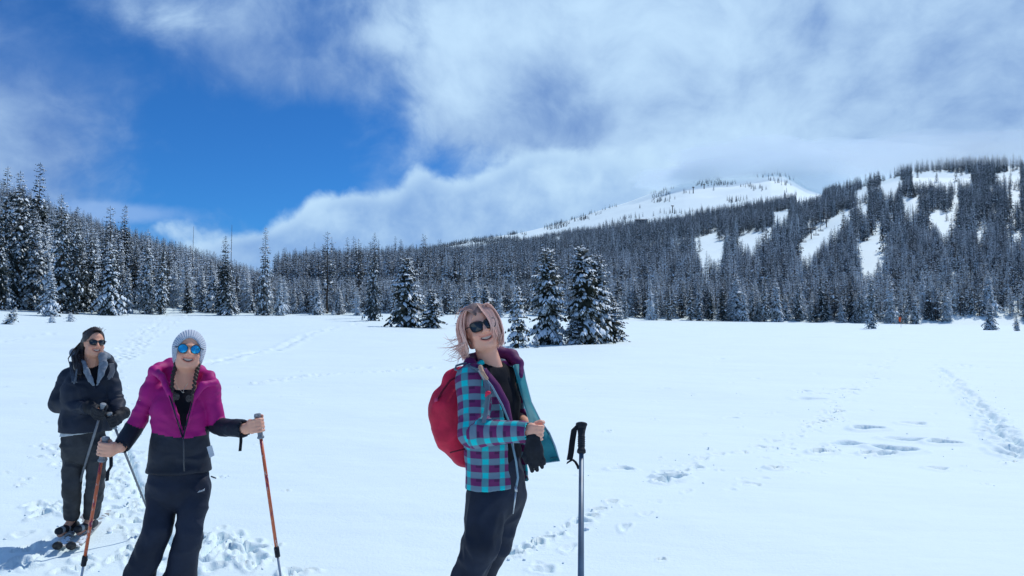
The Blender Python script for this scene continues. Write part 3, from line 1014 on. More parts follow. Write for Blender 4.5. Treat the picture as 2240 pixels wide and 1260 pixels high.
class Field:
    """signed distances on a grid; bodies and clothes are smooth unions of tapered limbs, meshed as one surface"""
    def __init__(self, lo, hi, h):
        self.lo, self.h = V(lo), h
        self.n = np.ceil((V(hi) - self.lo) / h).astype(int) + 1
        self.d = np.full(self.n, 5.0, dtype=np.float32)

    def win(self, lo, hi):
        i0 = np.clip(np.floor((lo - self.lo) / self.h).astype(int), 0, self.n)
        i1 = np.clip(np.ceil((hi - self.lo) / self.h).astype(int) + 1, 0, self.n)
        ax = [self.lo[k] + self.h * np.arange(i0[k], i1[k]) for k in range(3)]
        return tuple(slice(a, b) for a, b in zip(i0, i1)), ax[0][:, None, None], ax[1][None, :, None], ax[2][None, None, :]

    def put(self, sl_, s, k, op):
        d = self.d[sl_]
        if op == 'add':
            if k > 0:
                hh = np.clip(.5 + .5 * (d - s) / k, 0, 1)
                self.d[sl_] = d + (s - d) * hh - k * hh * (1 - hh)
            else:
                self.d[sl_] = np.minimum(d, s)
        elif op == 'cut':
            if k > 0:
                hh = np.clip(.5 - .5 * (d + s) / k, 0, 1)
                self.d[sl_] = d + (-s - d) * hh + k * hh * (1 - hh)
            else:
                self.d[sl_] = np.maximum(d, -s)

    def cone(self, a, b, ra, rb, k=.02, flat=None, op='add'):
        """tapered round limb; flat=(axis, f) presses it along axis to 1/f"""
        a, b = V(a), V(b)
        m = max(ra, rb) * (1 if flat is None or flat[1] > 1 else 1 / flat[1]) + k + 3 * self.h
        sl_, X, Y, Z = self.win(np.minimum(a, b) - m, np.maximum(a, b) + m)
        ba = b - a
        L2 = max(float(ba @ ba), 1e-12)
        px, py, pz = X - a[0], Y - a[1], Z - a[2]
        t = np.clip((px * ba[0] + py * ba[1] + pz * ba[2]) / L2, 0, 1)
        qx, qy, qz = px - t * ba[0], py - t * ba[1], pz - t * ba[2]
        r = ra + t * (rb - ra)
        if flat is not None:
            ax, f = V(flat[0]), flat[1]
            dp = (qx * ax[0] + qy * ax[1] + qz * ax[2]) * (f - 1)
            qx, qy, qz = qx + dp * ax[0], qy + dp * ax[1], qz + dp * ax[2]
        self.put(sl_, np.sqrt(qx * qx + qy * qy + qz * qz) - r, k, op)

    def chain(self, pts, rad, k=.02, flat=None, op='add'):
        if not hasattr(rad, '__len__'):
            rad = [rad] * len(pts)
        for i in range(len(pts) - 1):
            self.cone(pts[i], pts[i + 1], rad[i], rad[i + 1], k, flat, op)

    def ell(self, c, R, rad, k=.02, op='add'):
        c, R, rad = V(c), np.asarray(R, float), V(rad)
        m = max(rad) + k + 3 * self.h
        sl_, X, Y, Z = self.win(c - m, c + m)
        px, py, pz = X - c[0], Y - c[1], Z - c[2]
        q = [(px * R[0, i] + py * R[1, i] + pz * R[2, i]) / rad[i] for i in range(3)]
        k0 = np.sqrt(q[0] ** 2 + q[1] ** 2 + q[2] ** 2)
        k1 = np.sqrt((q[0] / rad[0]) ** 2 + (q[1] / rad[1]) ** 2 + (q[2] / rad[2]) ** 2) + 1e-9
        self.put(sl_, k0 * (k0 - 1) / k1, k, op)

    def plane(self, p, nrm, k=0.0):
        """keep only what lies behind the plane (against nrm)"""
        p, nrm = V(p), V(nrm)
        sl_, X, Y, Z = self.win(self.lo, self.lo + self.n * self.h)
        s = (X - p[0]) * nrm[0] + (Y - p[1]) * nrm[1] + (Z - p[2]) * nrm[2]
        self.put(sl_, -s, k, 'cut')

    def wedge(self, planes, k=0.0):
        """cut away the convex region behind all the planes"""
        sl_, X, Y, Z = self.win(self.lo, self.lo + self.n * self.h)
        s = None
        for p, nrm in planes:
            q = (X - p[0]) * nrm[0] + (Y - p[1]) * nrm[1] + (Z - p[2]) * nrm[2]
            s = q if s is None else np.maximum(s, q)
        self.put(sl_, s, k, 'cut')

    def mesh(self):
        """surface nets"""
        d = self.d
        s = d < 0
        nx, ny, nz = d.shape
        c = s[:-1, :-1, :-1].astype(np.int8)
        for dx in (0, 1):
            for dy in (0, 1):
                for dz in (0, 1):
                    if dx + dy + dz:
                        c = c + s[dx:nx - 1 + dx, dy:ny - 1 + dy, dz:nz - 1 + dz]
        act = (c > 0) & (c < 8)
        I = np.argwhere(act)
        num = np.full(act.shape, -1, dtype=np.int64)
        num[act] = np.arange(len(I))
        acc = np.zeros((len(I), 3))
        cnt = np.zeros(len(I))
        cor = [(x, y, z) for x in (0, 1) for y in (0, 1) for z in (0, 1)]
        for a in cor:
            for ax in range(3):
                if a[ax] == 0:
                    b = list(a)
                    b[ax] = 1
                    da = d[I[:, 0] + a[0], I[:, 1] + a[1], I[:, 2] + a[2]]
                    db = d[I[:, 0] + b[0], I[:, 1] + b[1], I[:, 2] + b[2]]
                    x = (da < 0) != (db < 0)
                    t = np.where(x, da / np.where(x, da - db, 1), 0)
                    p = np.tile(np.array(a, float), (len(I), 1))
                    p[:, ax] += t
                    acc += p * x[:, None]
                    cnt += x
        verts = self.lo + self.h * (I + acc / cnt[:, None])
        quads = []
        for ax in range(3):
            u, w = (ax + 1) % 3, (ax + 2) % 3
            sa = [slice(None)] * 3
            sb = [slice(None)] * 3
            sa[ax], sb[ax] = slice(0, -1), slice(1, None)
            cr = s[tuple(sa)] != s[tuple(sb)]
            E_ = np.argwhere(cr)
            ok = (E_[:, u] > 0) & (E_[:, w] > 0) & (E_[:, u] < d.shape[u] - 1) & (E_[:, w] < d.shape[w] - 1)
            E_ = E_[ok]
            inside_ = s[E_[:, 0], E_[:, 1], E_[:, 2]]
            q = []
            for (du, dw) in ((1, 1), (0, 1), (0, 0), (1, 0)):
                f = E_.copy()
                f[:, u] -= du
                f[:, w] -= dw
                q.append(num[f[:, 0], f[:, 1], f[:, 2]])
            q = np.stack(q, 1)
            q = np.where(inside_[:, None], q, q[:, ::-1])
            quads.append(q)
        return verts, np.concatenate(quads)


def relax(v, q, n=2, lam=.5):
    for _ in range(n):
        acc = np.zeros_like(v)
        cnt = np.zeros(len(v))
        for i in range(4):
            for j in ((i + 1) % 4, (i + 3) % 4):
                np.add.at(acc, q[:, i], v[q[:, j]])
                np.add.at(cnt, q[:, i], 1)
        v = v + lam * (acc / np.maximum(cnt, 1)[:, None] - v)
    return v


def normals(v, q):
    n = np.cross(v[q[:, 2]] - v[q[:, 0]], v[q[:, 3]] - v[q[:, 1]])
    out = np.zeros_like(v)
    for i in range(4):
        np.add.at(out, q[:, i], n)
    return out / (np.linalg.norm(out, axis=1, keepdims=True) + 1e-12)


def wrinkle(v, q, amp, scale, seed=0, ridge=.5):
    """cloth folds: soft noise with some sharper ridges"""
    n = normals(v, q)
    p = v * np.asarray(scale)
    w = p + .6 * np.stack([vnoise(p * .7, seed + 5), vnoise(p * .7, seed + 6), vnoise(p * .7, seed + 7)], 1)
    f = fbm(w, 3, seed) * (1 - ridge) + ridge * (1 - 2.2 * np.abs(vnoise(w * 1.3, seed + 3)))
    return v + n * (f * amp)[:, None]


def attr(me, name, vals):
    a = me.attributes.new(name, 'FLOAT', 'POINT')
    a.data.foreach_set('value', np.asarray(vals, np.float32))


def attr_col(me, name, cols):
    a = me.attributes.new(name, 'FLOAT_COLOR', 'POINT')
    c = np.ones((len(cols), 4), np.float32)
    c[:, :3] = cols
    a.data.foreach_set('color', c.ravel())


def seg_dist(v, a, b):
    a, b = V(a), V(b)
    ba = b - a
    t = np.clip((v - a) @ ba / (ba @ ba), 0, 1)
    return np.linalg.norm(v - a - t[:, None] * ba, axis=1), t


def frame(fwd, up):
    """matrix with columns right-hand-of-picture, forward (where it faces), up"""
    f = V(fwd) / np.linalg.norm(fwd)
    u = V(up)
    u = u - f * (u @ f)
    u /= np.linalg.norm(u)
    return np.stack([np.cross(u, f), f, u], 1)


def pt(px, py, d):
    return V(*at(px, py, d))


# ------------------------------------------------------------------ materials of people and kit
def vcol_mat(name, rough=.55, spec=.35, sss=0.0, bump=None):
    m = bpy.data.materials.new(name)
    m.use_nodes = True
    T = NT(m.node_tree)
    b = m.node_tree.nodes['Principled BSDF']
    at_ = T.n('ShaderNodeAttribute', attribute_name='Col')
    T.link(at_.outputs['Color'], b.inputs['Base Color'])
    b.inputs['Roughness'].default_value = rough
    b.inputs['Specular IOR Level'].default_value = spec
    if sss:
        b.inputs['Subsurface Weight'].default_value = sss
        b.inputs['Subsurface Radius'].default_value = (.012, .005, .003)
        b.inputs['Subsurface Scale'].default_value = 1.0
    if bump:
        tcn = T.n('ShaderNodeTexCoord')
        nd = T.n('ShaderNodeBump')
        nd.inputs['Strength'].default_value = bump[1]
        nd.inputs['Distance'].default_value = bump[2]
        T.link(T.noise(tcn.outputs['Object'], bump[0], 3, .6), nd.inputs['Height'])
        T.link(nd.outputs[0], b.inputs['Normal'])
    return m


M_skin = vcol_mat('skin', .5, .35, 0.12, (160, .12, .002))
M_hair = vcol_mat('hair', .45, .45, 0, (220, .5, .003))
M_magenta = mat('magenta_shell', (0.40, 0.006, 0.17), .62, .3, vary=.10, vscale=9, bump=(90, .25, .004))
M_black_shell = mat('black_shell', (0.010, 0.014, 0.026), .6, .35, vary=.25, vscale=8, bump=(90, .25, .004))
M_navy_shell = mat('navy_shell', (0.012, 0.018, 0.034), .62, .3, vary=.25, vscale=8, bump=(80, .3, .004))
M_trouser = mat('navy_trouser', (0.010, 0.016, 0.034), .68, .3, vary=.25, vscale=7, bump=(70, .3, .004))
M_grey_trouser = mat('charcoal_trouser', (0.045, 0.047, 0.052), .75, .25, vary=.22, vscale=9, bump=(120, .35, .003))
M_black_shirt = mat('black_shirt', (0.007, 0.008, 0.013), .85, .15, vary=.2, vscale=14, bump=(160, .3, .002))
M_grey_fleece = mat('grey_fleece', (0.20, 0.23, 0.27), .9, .1, vary=.2, vscale=40, bump=(220, .5, .004))
M_grey_lining = mat('grey_lining', (0.085, 0.11, 0.14), .7, .25, vary=.15, vscale=14)
M_white_shirt = mat('pale_shirt', (0.48, 0.52, 0.55), .85, .15, vary=.06)
M_glove = mat('black_glove', (0.012, 0.014, 0.02), .7, .3, vary=.3, vscale=30, bump=(150, .4, .003))
M_boot = mat('boot', (0.02, 0.021, 0.025), .55, .4, vary=.3, vscale=20, bump=(60, .3, .004))
M_boot_grey = mat('boot_grey', (0.33, 0.35, 0.36), .6, .35, vary=.2, vscale=30)
M_teeth = mat('teeth', (0.60, 0.46, 0.37), .3, .5)
M_frame = mat('glasses_frame', (0.008, 0.008, 0.010), .3, .5)
M_lens_dark = mat('dark_lens', (0.006, 0.008, 0.014), .08, .7)
M_lens_blue = mat('blue_mirror_lens', (0.03, 0.42, 0.70), .16, .6, metal=.75)
M_zip = mat('zip', (0.06, 0.065, 0.075), .4, .5, metal=.3)
M_silver = mat('silver', (0.50, 0.53, 0.56), .32, .5, metal=.8)
M_gold = mat('necklace_metal', (0.55, 0.50, 0.42), .3, .5, metal=.9)
M_teal = mat('teal_lining', (0.018, 0.20, 0.235), .65, .3, vary=.12, vscale=12, bump=(60, .25, .004))
M_purple = mat('purple_lining', (0.095, 0.008, 0.085), .65, .3, vary=.15, vscale=12)
M_piping = mat('blue_grey_piping', (0.22, 0.34, 0.42), .6, .3)
M_tag = mat('paper_tag', (0.55, 0.58, 0.62), .6, .3)
M_print = mat('shirt_print', (0.055, 0.045, 0.045), .8, .2, vary=.5, vscale=120)
M_logo = mat('white_print', (0.55, 0.58, 0.62), .6, .2)


def beanie_mat():
    m = bpy.data.materials.new('beanie_knit')
    m.use_nodes = True
    T = NT(m.node_tree)
    b = m.node_tree.nodes['Principled BSDF']
    b.inputs['Roughness'].default_value = .9
    b.inputs['Specular IOR Level'].default_value = .1
    b.inputs['Sheen Weight'].default_value = .2
    a = T.n('ShaderNodeAttribute', attribute_name='pu').outputs['Fac']
    rib = T.math('SINE', T.math('MULTIPLY', a, 58.0))
    tcn = T.n('ShaderNodeTexCoord')
    n_ = T.noise(tcn.outputs['Object'], 160, 3, .6)
    T.link(T.mix(T.smooth(n_, .3, .7), (.54, .60, .69), (.64, .69, .77)), b.inputs['Base Color'])
    nd = T.n('ShaderNodeBump')
    nd.inputs['Strength'].default_value = .7
    nd.inputs['Distance'].default_value = .004
    T.link(T.math('MULTIPLY_ADD', n_, .8, rib), nd.inputs['Height'])
    T.link(nd.outputs[0], b.inputs['Normal'])
    return m


M_beanie = beanie_mat()


def plaid_mat():
    m = bpy.data.materials.new('plaid_shell')
    m.use_nodes = True
    T = NT(m.node_tree)
    b = m.node_tree.nodes['Principled BSDF']
    b.inputs['Roughness'].default_value = .68
    b.inputs['Specular IOR Level'].default_value = .25
    pu = T.n('ShaderNodeAttribute', attribute_name='pu').outputs['Fac']
    pv = T.n('ShaderNodeAttribute', attribute_name='pv').outputs['Fac']

    def bands(x, stops, period):
        rp = T.n('ShaderNodeValToRGB')
        rp.color_ramp.interpolation = 'CONSTANT'
        f = T.math('FRACT', T.math('DIVIDE', x, period))
        e = rp.color_ramp.elements
        e[0].position, e[0].color = 0, (*stops[0][1], 1)
        e[1].position, e[1].color = stops[1][0], (*stops[1][1], 1)
        for p_, c_ in stops[2:]:
            k_ = e.new(p_)
            k_.color = (*c_, 1)
        T.link(f, rp.inputs[0])
        return rp.outputs['Color']
    W1, G1 = (1, 1, 1), (0, 0, 0)
    su = bands(pu, [(0, G1), (.36, W1), (.67, (.45, .45, .45))], .088)
    sv = bands(pv, [(0, G1), (.46, W1), (.78, (.45, .45, .45))], .066)
    gu, gv = T.math('GREATER_THAN', su, .2), T.math('GREATER_THAN', sv, .2)
    dark = T.math('GREATER_THAN', T.math('ADD', T.math('LESS_THAN', su, .7), T.math('LESS_THAN', sv, .7)), 1.5)
    row_t = T.mix(gu, (0.0, .58, .60), (.16, .24, .31))          # teal rows: bright where the teal stripes cross
    row_p = T.mix(gu, (.08, .26, .31), T.mix(dark, (.165, .022, .118), (.085, .012, .075)))
    col = T.mix(gv, row_t, row_p)
    edge_u = bands(pu, [(0, W1), (.035, G1), (.33, W1), (.36, G1), (.97, W1)], .088)
    edge_v = bands(pv, [(0, W1), (.05, G1), (.43, W1), (.46, G1), (.97, W1)], .066)
    ln = T.math('MULTIPLY', T.math('MAXIMUM', edge_u, edge_v), .45)
    T.link(T.mix(ln, col, (.11, .16, .23)), b.inputs['Base Color'])
    tcn = T.n('ShaderNodeTexCoord')
    nd = T.n('ShaderNodeBump')
    nd.inputs['Strength'].default_value = .25
    nd.inputs['Distance'].default_value = .004
    T.link(T.noise(tcn.outputs['Object'], 80, 3, .6), nd.inputs['Height'])
    T.link(nd.outputs[0], b.inputs['Normal'])
    return m


M_plaid = plaid_mat()


# ------------------------------------------------------------------ people
def bounds(pts, m):
    P = np.array(pts)
    return P.min(0) - m, P.max(0) + m


def head_field(f, c, R, s=1.0, smile=.9):
    """head with brow, nose, cheeks, smiling mouth, chin and ears; c = point between the eyes' level at the skull's middle"""
    L = lambda *p: c + R @ (V(*p) * s)
    f.ell(L(0, -.012, .030), R, V(.073, .092, .088) * s, .01)
    f.ell(L(0, .018, -.035), R, V(.060, .066, .075) * s, .03)
    f.cone(L(-.030, .030, -.078), L(.030, .030, -.078), .030 * s, .030 * s, .03)
    f.ell(L(0, .066, -.094), R, V(.021, .018, .017) * s, .022)
    for sx in (-1, 1):
        f.ell(L(sx * .038, .062, -.034), R, V(.024, .020, .020) * s, .02)
        f.cone(L(sx * .012, .082, .018), L(sx * .040, .070, .016), .010 * s, .009 * s, .014)
        f.ell(L(sx * .034, .082, .000), R, V(.017, .010, .010) * s, .012, 'cut')
        f.cone(L(sx * .073, -.008, .012), L(sx * .070, .002, -.026), .013 * s, .009 * s, .006, (R[:, 0], 1.8))
        f.ell(L(sx * .013, .093, -.030), R, V(.009, .010, .007) * s, .006)
    f.cone(L(0, .084, .008), L(0, .106, -.024), .0075 * s, .0105 * s, .012)
    # lips and open smile
    zz = lambda x: -.060 + 10.0 * x * x
    yy = lambda x: .085 - 11.0 * x * x
    gap = lambda x: .0085 * max(0, 1 - (x / .033) ** 2)
    xs = np.linspace(-.032, .032, 11)
    f.chain([L(x, yy(x) - .002, zz(x) + .0035 + gap(x) * .55) for x in xs], .0042 * s, .005)
    f.chain([L(x, yy(x) - .003, zz(x) - .0045 - gap(x) * .75) for x in xs], .0052 * s, .006)
    for x0, x1 in zip(xs[1:-2], xs[2:-1]):
        f.cone(L(x0, yy(x0) + .003, zz(x0) - gap(x0) * .1), L(x1, yy(x1) + .003, zz(x1) - gap(x1) * .1), (.0030 + .55 * gap(x0)) * s, (.0030 + .55 * gap(x1)) * s, .002, op='cut')
        f.cone(L(x0, yy(x0) - .006, zz(x0) - gap(x0) * .1), L(x1, yy(x1) - .006, zz(x1) - gap(x1) * .1), (.0030 + .50 * gap(x0)) * s, (.0030 + .50 * gap(x1)) * s, .002, op='cut')


def face_colour(v, c, R, s, base, nv):
    q = (v - c) @ R / s
    x, y, z = q[:, 0], q[:, 1], q[:, 2]
    col = np.tile(V(base), (len(v), 1))
    mott = 1 + .05 * nv
    col = col * mott[:, None]

    def mixin(w, target):
        nonlocal col
        col = col * (1 - w[:, None]) + V(target) * w[:, None]
    front = (y > .03) & (z > -.13) & (z < .12) & (np.abs(x) < .09)
    for sx in (-1, 1):
        mixin(.45 * np.exp(-(((x - sx * .040) / .020) ** 2 + ((z + .034) / .018) ** 2)) * front, (base[0] * 1.0, base[1] * .72, base[2] * .70))
        mixin(.8 * np.exp(-(((x - sx * .034) / .019) ** 2 + ((z - .030) / .0045) ** 2)) * front, (.07, .045, .035))
    mixin(.35 * np.exp(-((x / .012) ** 2 + ((z + .026) / .012) ** 2)) * front, (base[0], base[1] * .75, base[2] * .72))
    dz = z - (-.060 + 10.0 * x * x)
    gp = .0085 * np.clip(1 - (x / .033) ** 2, 0, 1)
    lips = np.exp(-((dz - .0045 - gp * .55) / .0040) ** 2) + np.exp(-((dz + .0060 + gp * .75) / .0048) ** 2)
    mixin(np.clip(lips, 0, 1) * .85 * ((np.abs(x) < .035) & front & (y > .05)), (base[0] * .70, base[1] * .38, base[2] * .42))
    mixin(.97 * (np.abs(dz + gp * .1) < .0025 + .5 * gp) * ((np.abs(x) < .031) & (y > .04) & (y < .0825 - 11 * x * x) & front), (.05, .012, .012))
    return col


def teeth_mesh(c, R, s):
    mb = MB()
    xs = np.linspace(-.027, .027, 9)
    for x in xs:
        z0, y0 = -.060 + 10.0 * x * x, .0810 - 11 * x * x
        for zz in (.0075, -.0045 + 6.0 * x * x):
            mb.v.append(Vector(c + R @ (V(x, y0, z0 + zz) * s)))
    for i in range(8):
        mb.f.append((2 * i, 2 * i + 1, 2 * i + 3, 2 * i + 2))
    me = mb.mesh('teeth', M_teeth)
    return me


def grip_hand(f, c, u, w, r, s, k=.004, scale=1.0, palm_k=.012, wrist=None):
    """a fist closed round a grip: c axis point, u axis up, w towards the wrist, s=+1/-1 which way the fingers go round"""
    c, u, w = V(c), V(u) / np.linalg.norm(u), V(w)
    w = w - u * (w @ u)
    w /= np.linalg.norm(w)
    v = np.cross(u, w) * s
    P = lambda ang, hh, rad: c + u * hh * scale + (w * math.cos(math.radians(ang)) + v * math.sin(math.radians(ang))) * rad * scale
    rr = r / scale + .0085
    lens = (1.0, 1.06, 1.0, .86)
    for i in range(4):
        hh = .030 - i * .0195
        e = 215 * lens[i]
        fr = .0090 if i < 3 else .0078
        f.chain([P(42, hh * .9, rr + .020), P(88, hh, rr + .006), P(140, hh, rr + .002), P(185, hh - .001, rr), P(min(e, 238), hh - .001, rr - .001)],
                [fr * 1.12 * scale, fr * 1.05 * scale, fr * scale, fr * .95 * scale, fr * .85 * scale], k)
    f.cone(P(12, .026, rr + .020), P(12, -.024, rr + .018), .0165 * scale, .0155 * scale, palm_k)
    f.cone(P(38, .026, rr + .016), P(38, -.024, rr + .015), .0120 * scale, .0115 * scale, palm_k)
    f.chain([P(-14, .008, rr + .018), P(-48, .034, rr + .010), P(-88, .046, rr + .004), P(-130, .046, rr + .002)],
            [.0155 * scale, .0125 * scale, .0105 * scale, .0085 * scale], k * 1.6)
    if wrist is not None:
        f.cone(P(12, 0, rr + .026), wrist, .024 * scale, .025 * scale, .02)
    return P


def sunglasses(name, c, R, s, style, parent):
    L = lambda *p: Vector(c + R @ (V(*p) * s))
    fr = MB()
    root = None
    shapes = []
    cx, hw, hh, pw = {'round': (.0350, .0272, .0262, 2.0), 'way': (.0335, .0285, .0220, 3.2), 'soft': (.0325, .0265, .0205, 2.6)}[style]
    yb_, z0 = .094, .004
    bow = lambda x: yb_ - 7.0 * max(0, abs(x) - .012) ** 2
    for sx in (-1, 1):
        out, n_ = [], 28
        for i in range(n_):
            a = 2 * math.pi * i / n_
            ca, sa = math.cos(a), math.sin(a)
            ex = math.copysign(abs(ca) ** (2 / pw), ca) * hw
            ez = math.copysign(abs(sa) ** (2 / pw), sa) * hh
            if style != 'round':
                ex *= 1.0 + .10 * (ez / hh)
                ez += .0035 * (ex * sx > 0) * (ex * sx / hw) * (ez > 0)
            x = sx * cx + ex
            out.append((x, bow(x), z0 + ez))
        shapes.append((sx, out))
        rad = .0017 if style == 'round' else .0034
        pts = [L(*p) for p in out]
        fr.tube(pts + pts[:2], rad * s, 6, False)
        # arm to the ear
        fr.tube([L(sx * (cx + hw), bow(cx + hw), z0 + .010), L(sx * .078, .055, z0 + .010), L(sx * .0795, -.005, z0 + .006), L(sx * .078, -.025, z0 - .010)], [.0026 * s] * 4, 5)
    if style == 'round':
        fr.tube([L(-.011, bow(0), z0 + .010), L(0, bow(0) + .002, z0 + .013), L(.011, bow(0), z0 + .010)], .0013 * s, 5)
        fr.tube([L(-.012, bow(0), z0 + .019), L(.012, bow(0), z0 + .019)], .0011 * s, 5)
    else:
        fr.tube([L(-.008, bow(0), z0 + .010), L(0, bow(0) + .002, z0 + .012), L(.008, bow(0), z0 + .010)], .0034 * s, 6)
    root = link('sunglasses', fr.mesh('sunglasses', M_frame), parent)
    for sx, out in shapes:
        mb = MB()
        mb.v.append(L(sx * cx, bow(cx) + .003, z0))
        mid = [(sx * cx + (x - sx * cx) * .6, y + .0018, z0 + (z - z0) * .6) for x, y, z in out]
        mb.v.extend([L(*p) for p in mid])
        mb.v.extend([L(x, y - .001, z) for x, y, z in out])
        n_ = len(out)
        for i in range(n_):
            j = (i + 1) % n_
            mb.f.append((0, 1 + i, 1 + j))
            mb.f.append((1 + i, 1 + n_ + i, 1 + n_ + j, 1 + j))
        link('lens', mb.mesh('lens', M_lens_blue if style == 'round' else M_lens_dark), root)
    return root


def field_object(name, f, mats, parent, fmat=None, rel=1, wr=None, cols=None):
    v, q = f.mesh()
    if rel:
        v = relax(v, q, rel)
    if wr:
        v = wrinkle(v, q, *wr)
    fm = fmat(v[q].mean(1)) if fmat else None
    me = mesh_np(name, v, q, mats, True, fm)
    if cols is not None:
        attr_col(me, 'Col', cols(v))
    o = link(name, me, parent)
    return o, v


def torso(f, J, fwd, off, k=.05, low=True):
    """chest, waist and hips; J gives neck, chest, waist, hip centres and half widths"""
    for (a, ra), (b, rb) in zip(J[:-1], J[1:]):
        f.cone(a, b, ra + off, rb + off, k, (fwd, J_flat))


J_flat = 1.42
people = {}


def boot(f, ankle, toe_dir, r=.055, k=.02):
    a = V(ankle)
    t = V(toe_dir) / np.linalg.norm(toe_dir)
    base = V(a[0], a[1], a[2] - .07)
    f.cone(a + V(0, 0, .10), base, r * .98, r * .92, k)
    f.cone(base - t * .045, base + t * .15, r * .80, r * .68, k)


def scalp_hair(f, c, R, s):
    L = lambda *p: c + R @ (V(*p) * s)
    f.ell(L(0, -.020, .036), R, V(.081, .098, .096) * s, 0)


def hair_colours(v, c, R, s, root, tip, lo=-.12, hi=.10, seed=3):
    q = (v - c) @ R / s
    t = np.clip((hi - q[:, 2]) / (hi - lo), 0, 1)
    n_ = fbm(q * V(160, 160, 30), 2, seed)
    col = V(root) * (1 - t[:, None]) + V(tip) * t[:, None]
    return np.clip(col * (1 + .28 * n_[:, None]), 0.003, 1)


def skin_colours(c, R, s, base):
    def fn(v):
        return face_colour(v, c, R, s, base, vnoise(v * 60, 2))
    return fn


# ================================================================== the person in the magenta jacket
def person_magenta():
    D = 4.30
    fwd = V(.26, -1, 0) / np.linalg.norm(V(.26, -1, 0))
    hc = pt(413, 769, D + .0)
    R = frame(V(.40, -.92, .16), V(.03, 0.20, 1))
    hs = .91
    neck = pt(399, 842, D + .02)
    shR, shL = pt(332, 859, D + .03), pt(458, 855, D + .03)
    elR, haR = pt(292, 938, D + .00), pt(229, 979, D - .13)
    elL, haL = pt(476, 932, D + .04), pt(563, 932, D - .10)
    chest, waist, hips = pt(396, 900, D + .02), pt(393, 975, D + .02), pt(391, 1048, D + .02)
    hipR, hipL = pt(356, 1068, D + .02), pt(427, 1068, D + .02)
    knR, knL = pt(346, 1158, D - .05), pt(415, 1158, D - .03)
    anR, anL = V(*G(286, 1395, .10)), V(*G(388, 1395, .10))
    anR[1], anL[1] = D - .02, D + .05
    anR, anL = pt(262, 1392, D - .04), pt(374, 1388, D + .04)
    anR[2] = anL[2] = .115
    J = [(neck + V(0, 0, -.02), .060), (chest, .134), (waist, .130), (hips, .160)]
    # poles first: the hands close round them
    topR, tipR = pt(231, 956, D - .13), V(*G(152, 1414))
    topL, tipL = pt(563, 905, D - .10), V(*G(637, 1424))
    uR, uL = (topR - tipR) / np.linalg.norm(topR - tipR), (topL - tipL) / np.linalg.norm(topL - tipL)
    gR, gL = topR - uR * .062, topL - uL * .062
    wrR = gR + V(.072, .035, .004)
    wrL = gL + V(-.078, .020, -.020)
    allp = [hc, neck, shR, shL, gR, gL, anR, anL, hips]
    root_loc = V(.5 * (anR[0] + anL[0]), .5 * (anR[1] + anL[1]), 0)

    f = Field(*bounds(allp, .17), .0058)
    torso(f, J, fwd, -.022)
    f.cone(hc + R @ V(0, -.02, -.06) * hs, neck + V(0, .01, -.02), .054, .060, .03)
    for sh, el, wr_, s_ in ((shR, elR, wrR, 1), (shL, elL, wrL, -1)):
        f.cone(neck + V(0, .02, -.06), sh, .038, .038, .04)
        f.chain([sh, el, wr_], [.048, .038, .026], .02)
    for hp, kn, an in ((hipR, knR, anR), (hipL, knL, anL)):
        f.chain([hp, kn, an], [.062, .046, .034], .03)
        f.cone(an, an + V(.0, -.12, -.07), .034, .028, .02)
    head_field(f, hc, R, hs, .8)
    grip_hand(f, gR, uR, wrR - gR, .0150, -1, wrist=wrR)
    grip_hand(f, gL, uL, wrL - gL, .0150, 1, wrist=wrL)
    base = (.84, .42, .28)
    root, _ = field_object('person', f, [M_skin], None, rel=1, cols=skin_colours(hc, R, hs, base))
    tag(root, 'person in a magenta and black jacket and pale beanie holding two orange ski poles', 'person')
    link('teeth', teeth_mesh(hc, R, hs), root)

    # black shirt
    f = Field(*bounds([neck + V(0, 0, .03), chest + V(.2, 0, 0), chest - V(.2, 0, 0), waist], .15), .007)
    torso(f, J, fwd, -.002)
    for sh in (shR, shL):
        f.cone(neck + V(0, .02, -.068), neck + (sh - neck) * .72 + V(0, .01, -.02), .046, .034, .035)
    f.ell(neck + V(.004, -.030, .042), np.eye(3), V(.072, .085, .062), .008, 'cut')
    f.plane(waist + V(0, 0, -.05), V(0, 0, -1))
    field_object('shirt', f, [M_black_shirt], root, wr=(.003, (18, 18, 12), 11))

    # jacket
    f = Field(*bounds([neck, shR, shL, gR, gL, hips], .2), .0068)
    torso(f, J, fwd, .014, .035)
    for sh in (shR, shL):
        f.cone(neck + V(0, .03, -.07), sh, .056, .050, .035)
    cuffs = []
    for sh, el, wr_ in ((shR, elR, wrR), (shL, elL, wrL)):
        cuff = el + (wr_ - el) * .97
        f.cone(sh, sh + (el - sh) * .2, .052, .050, .025)
        f.chain([sh + (el - sh) * .12, el, cuff], [.050, .047, .040], .004)
        # gathered folds of the lower sleeve
        for t_ in (.18, .34, .5, .68, .86):
            p = el + (cuff - el) * t_
            f.ell(p + V(0, 0, -.004), np.eye(3), V(1, 1, 1) * (.051 - .012 * t_), .010)
        f.cone(cuff, cuff + (wr_ - el) / np.linalg.norm(wr_ - el) * .06, .036, .036, .004, op='cut')
    hem = pt(391, 1032, D)
    f.plane(hem, V(0, 0.0, -1), .004)
    # flaps of the open collar and the hood lying back
    colR = [pt(338, 812, D - .02), pt(354, 824, D - .075), pt(371, 860, D - .120), pt(387, 910, D - .125), pt(401, 955, D - .118)]
    colL = [pt(468, 836, D - .03), pt(444, 842, D - .085), pt(425, 868, D - .120), pt(414, 912, D - .125), pt(403, 955, D - .118)]
    # open front: a wedge between the two flaps
    vb = pt(401, 958, D - .12)
    eR, eL = pt(356, 812, D - .12), pt(440, 818, D - .12)
    vd = vb - V(0, 0, EYE)
    nR = np.cross(eR - vb, vd)
    nR /= np.linalg.norm(nR)
    nL = np.cross(vd, eL - vb)
    nL /= np.linalg.norm(nL)
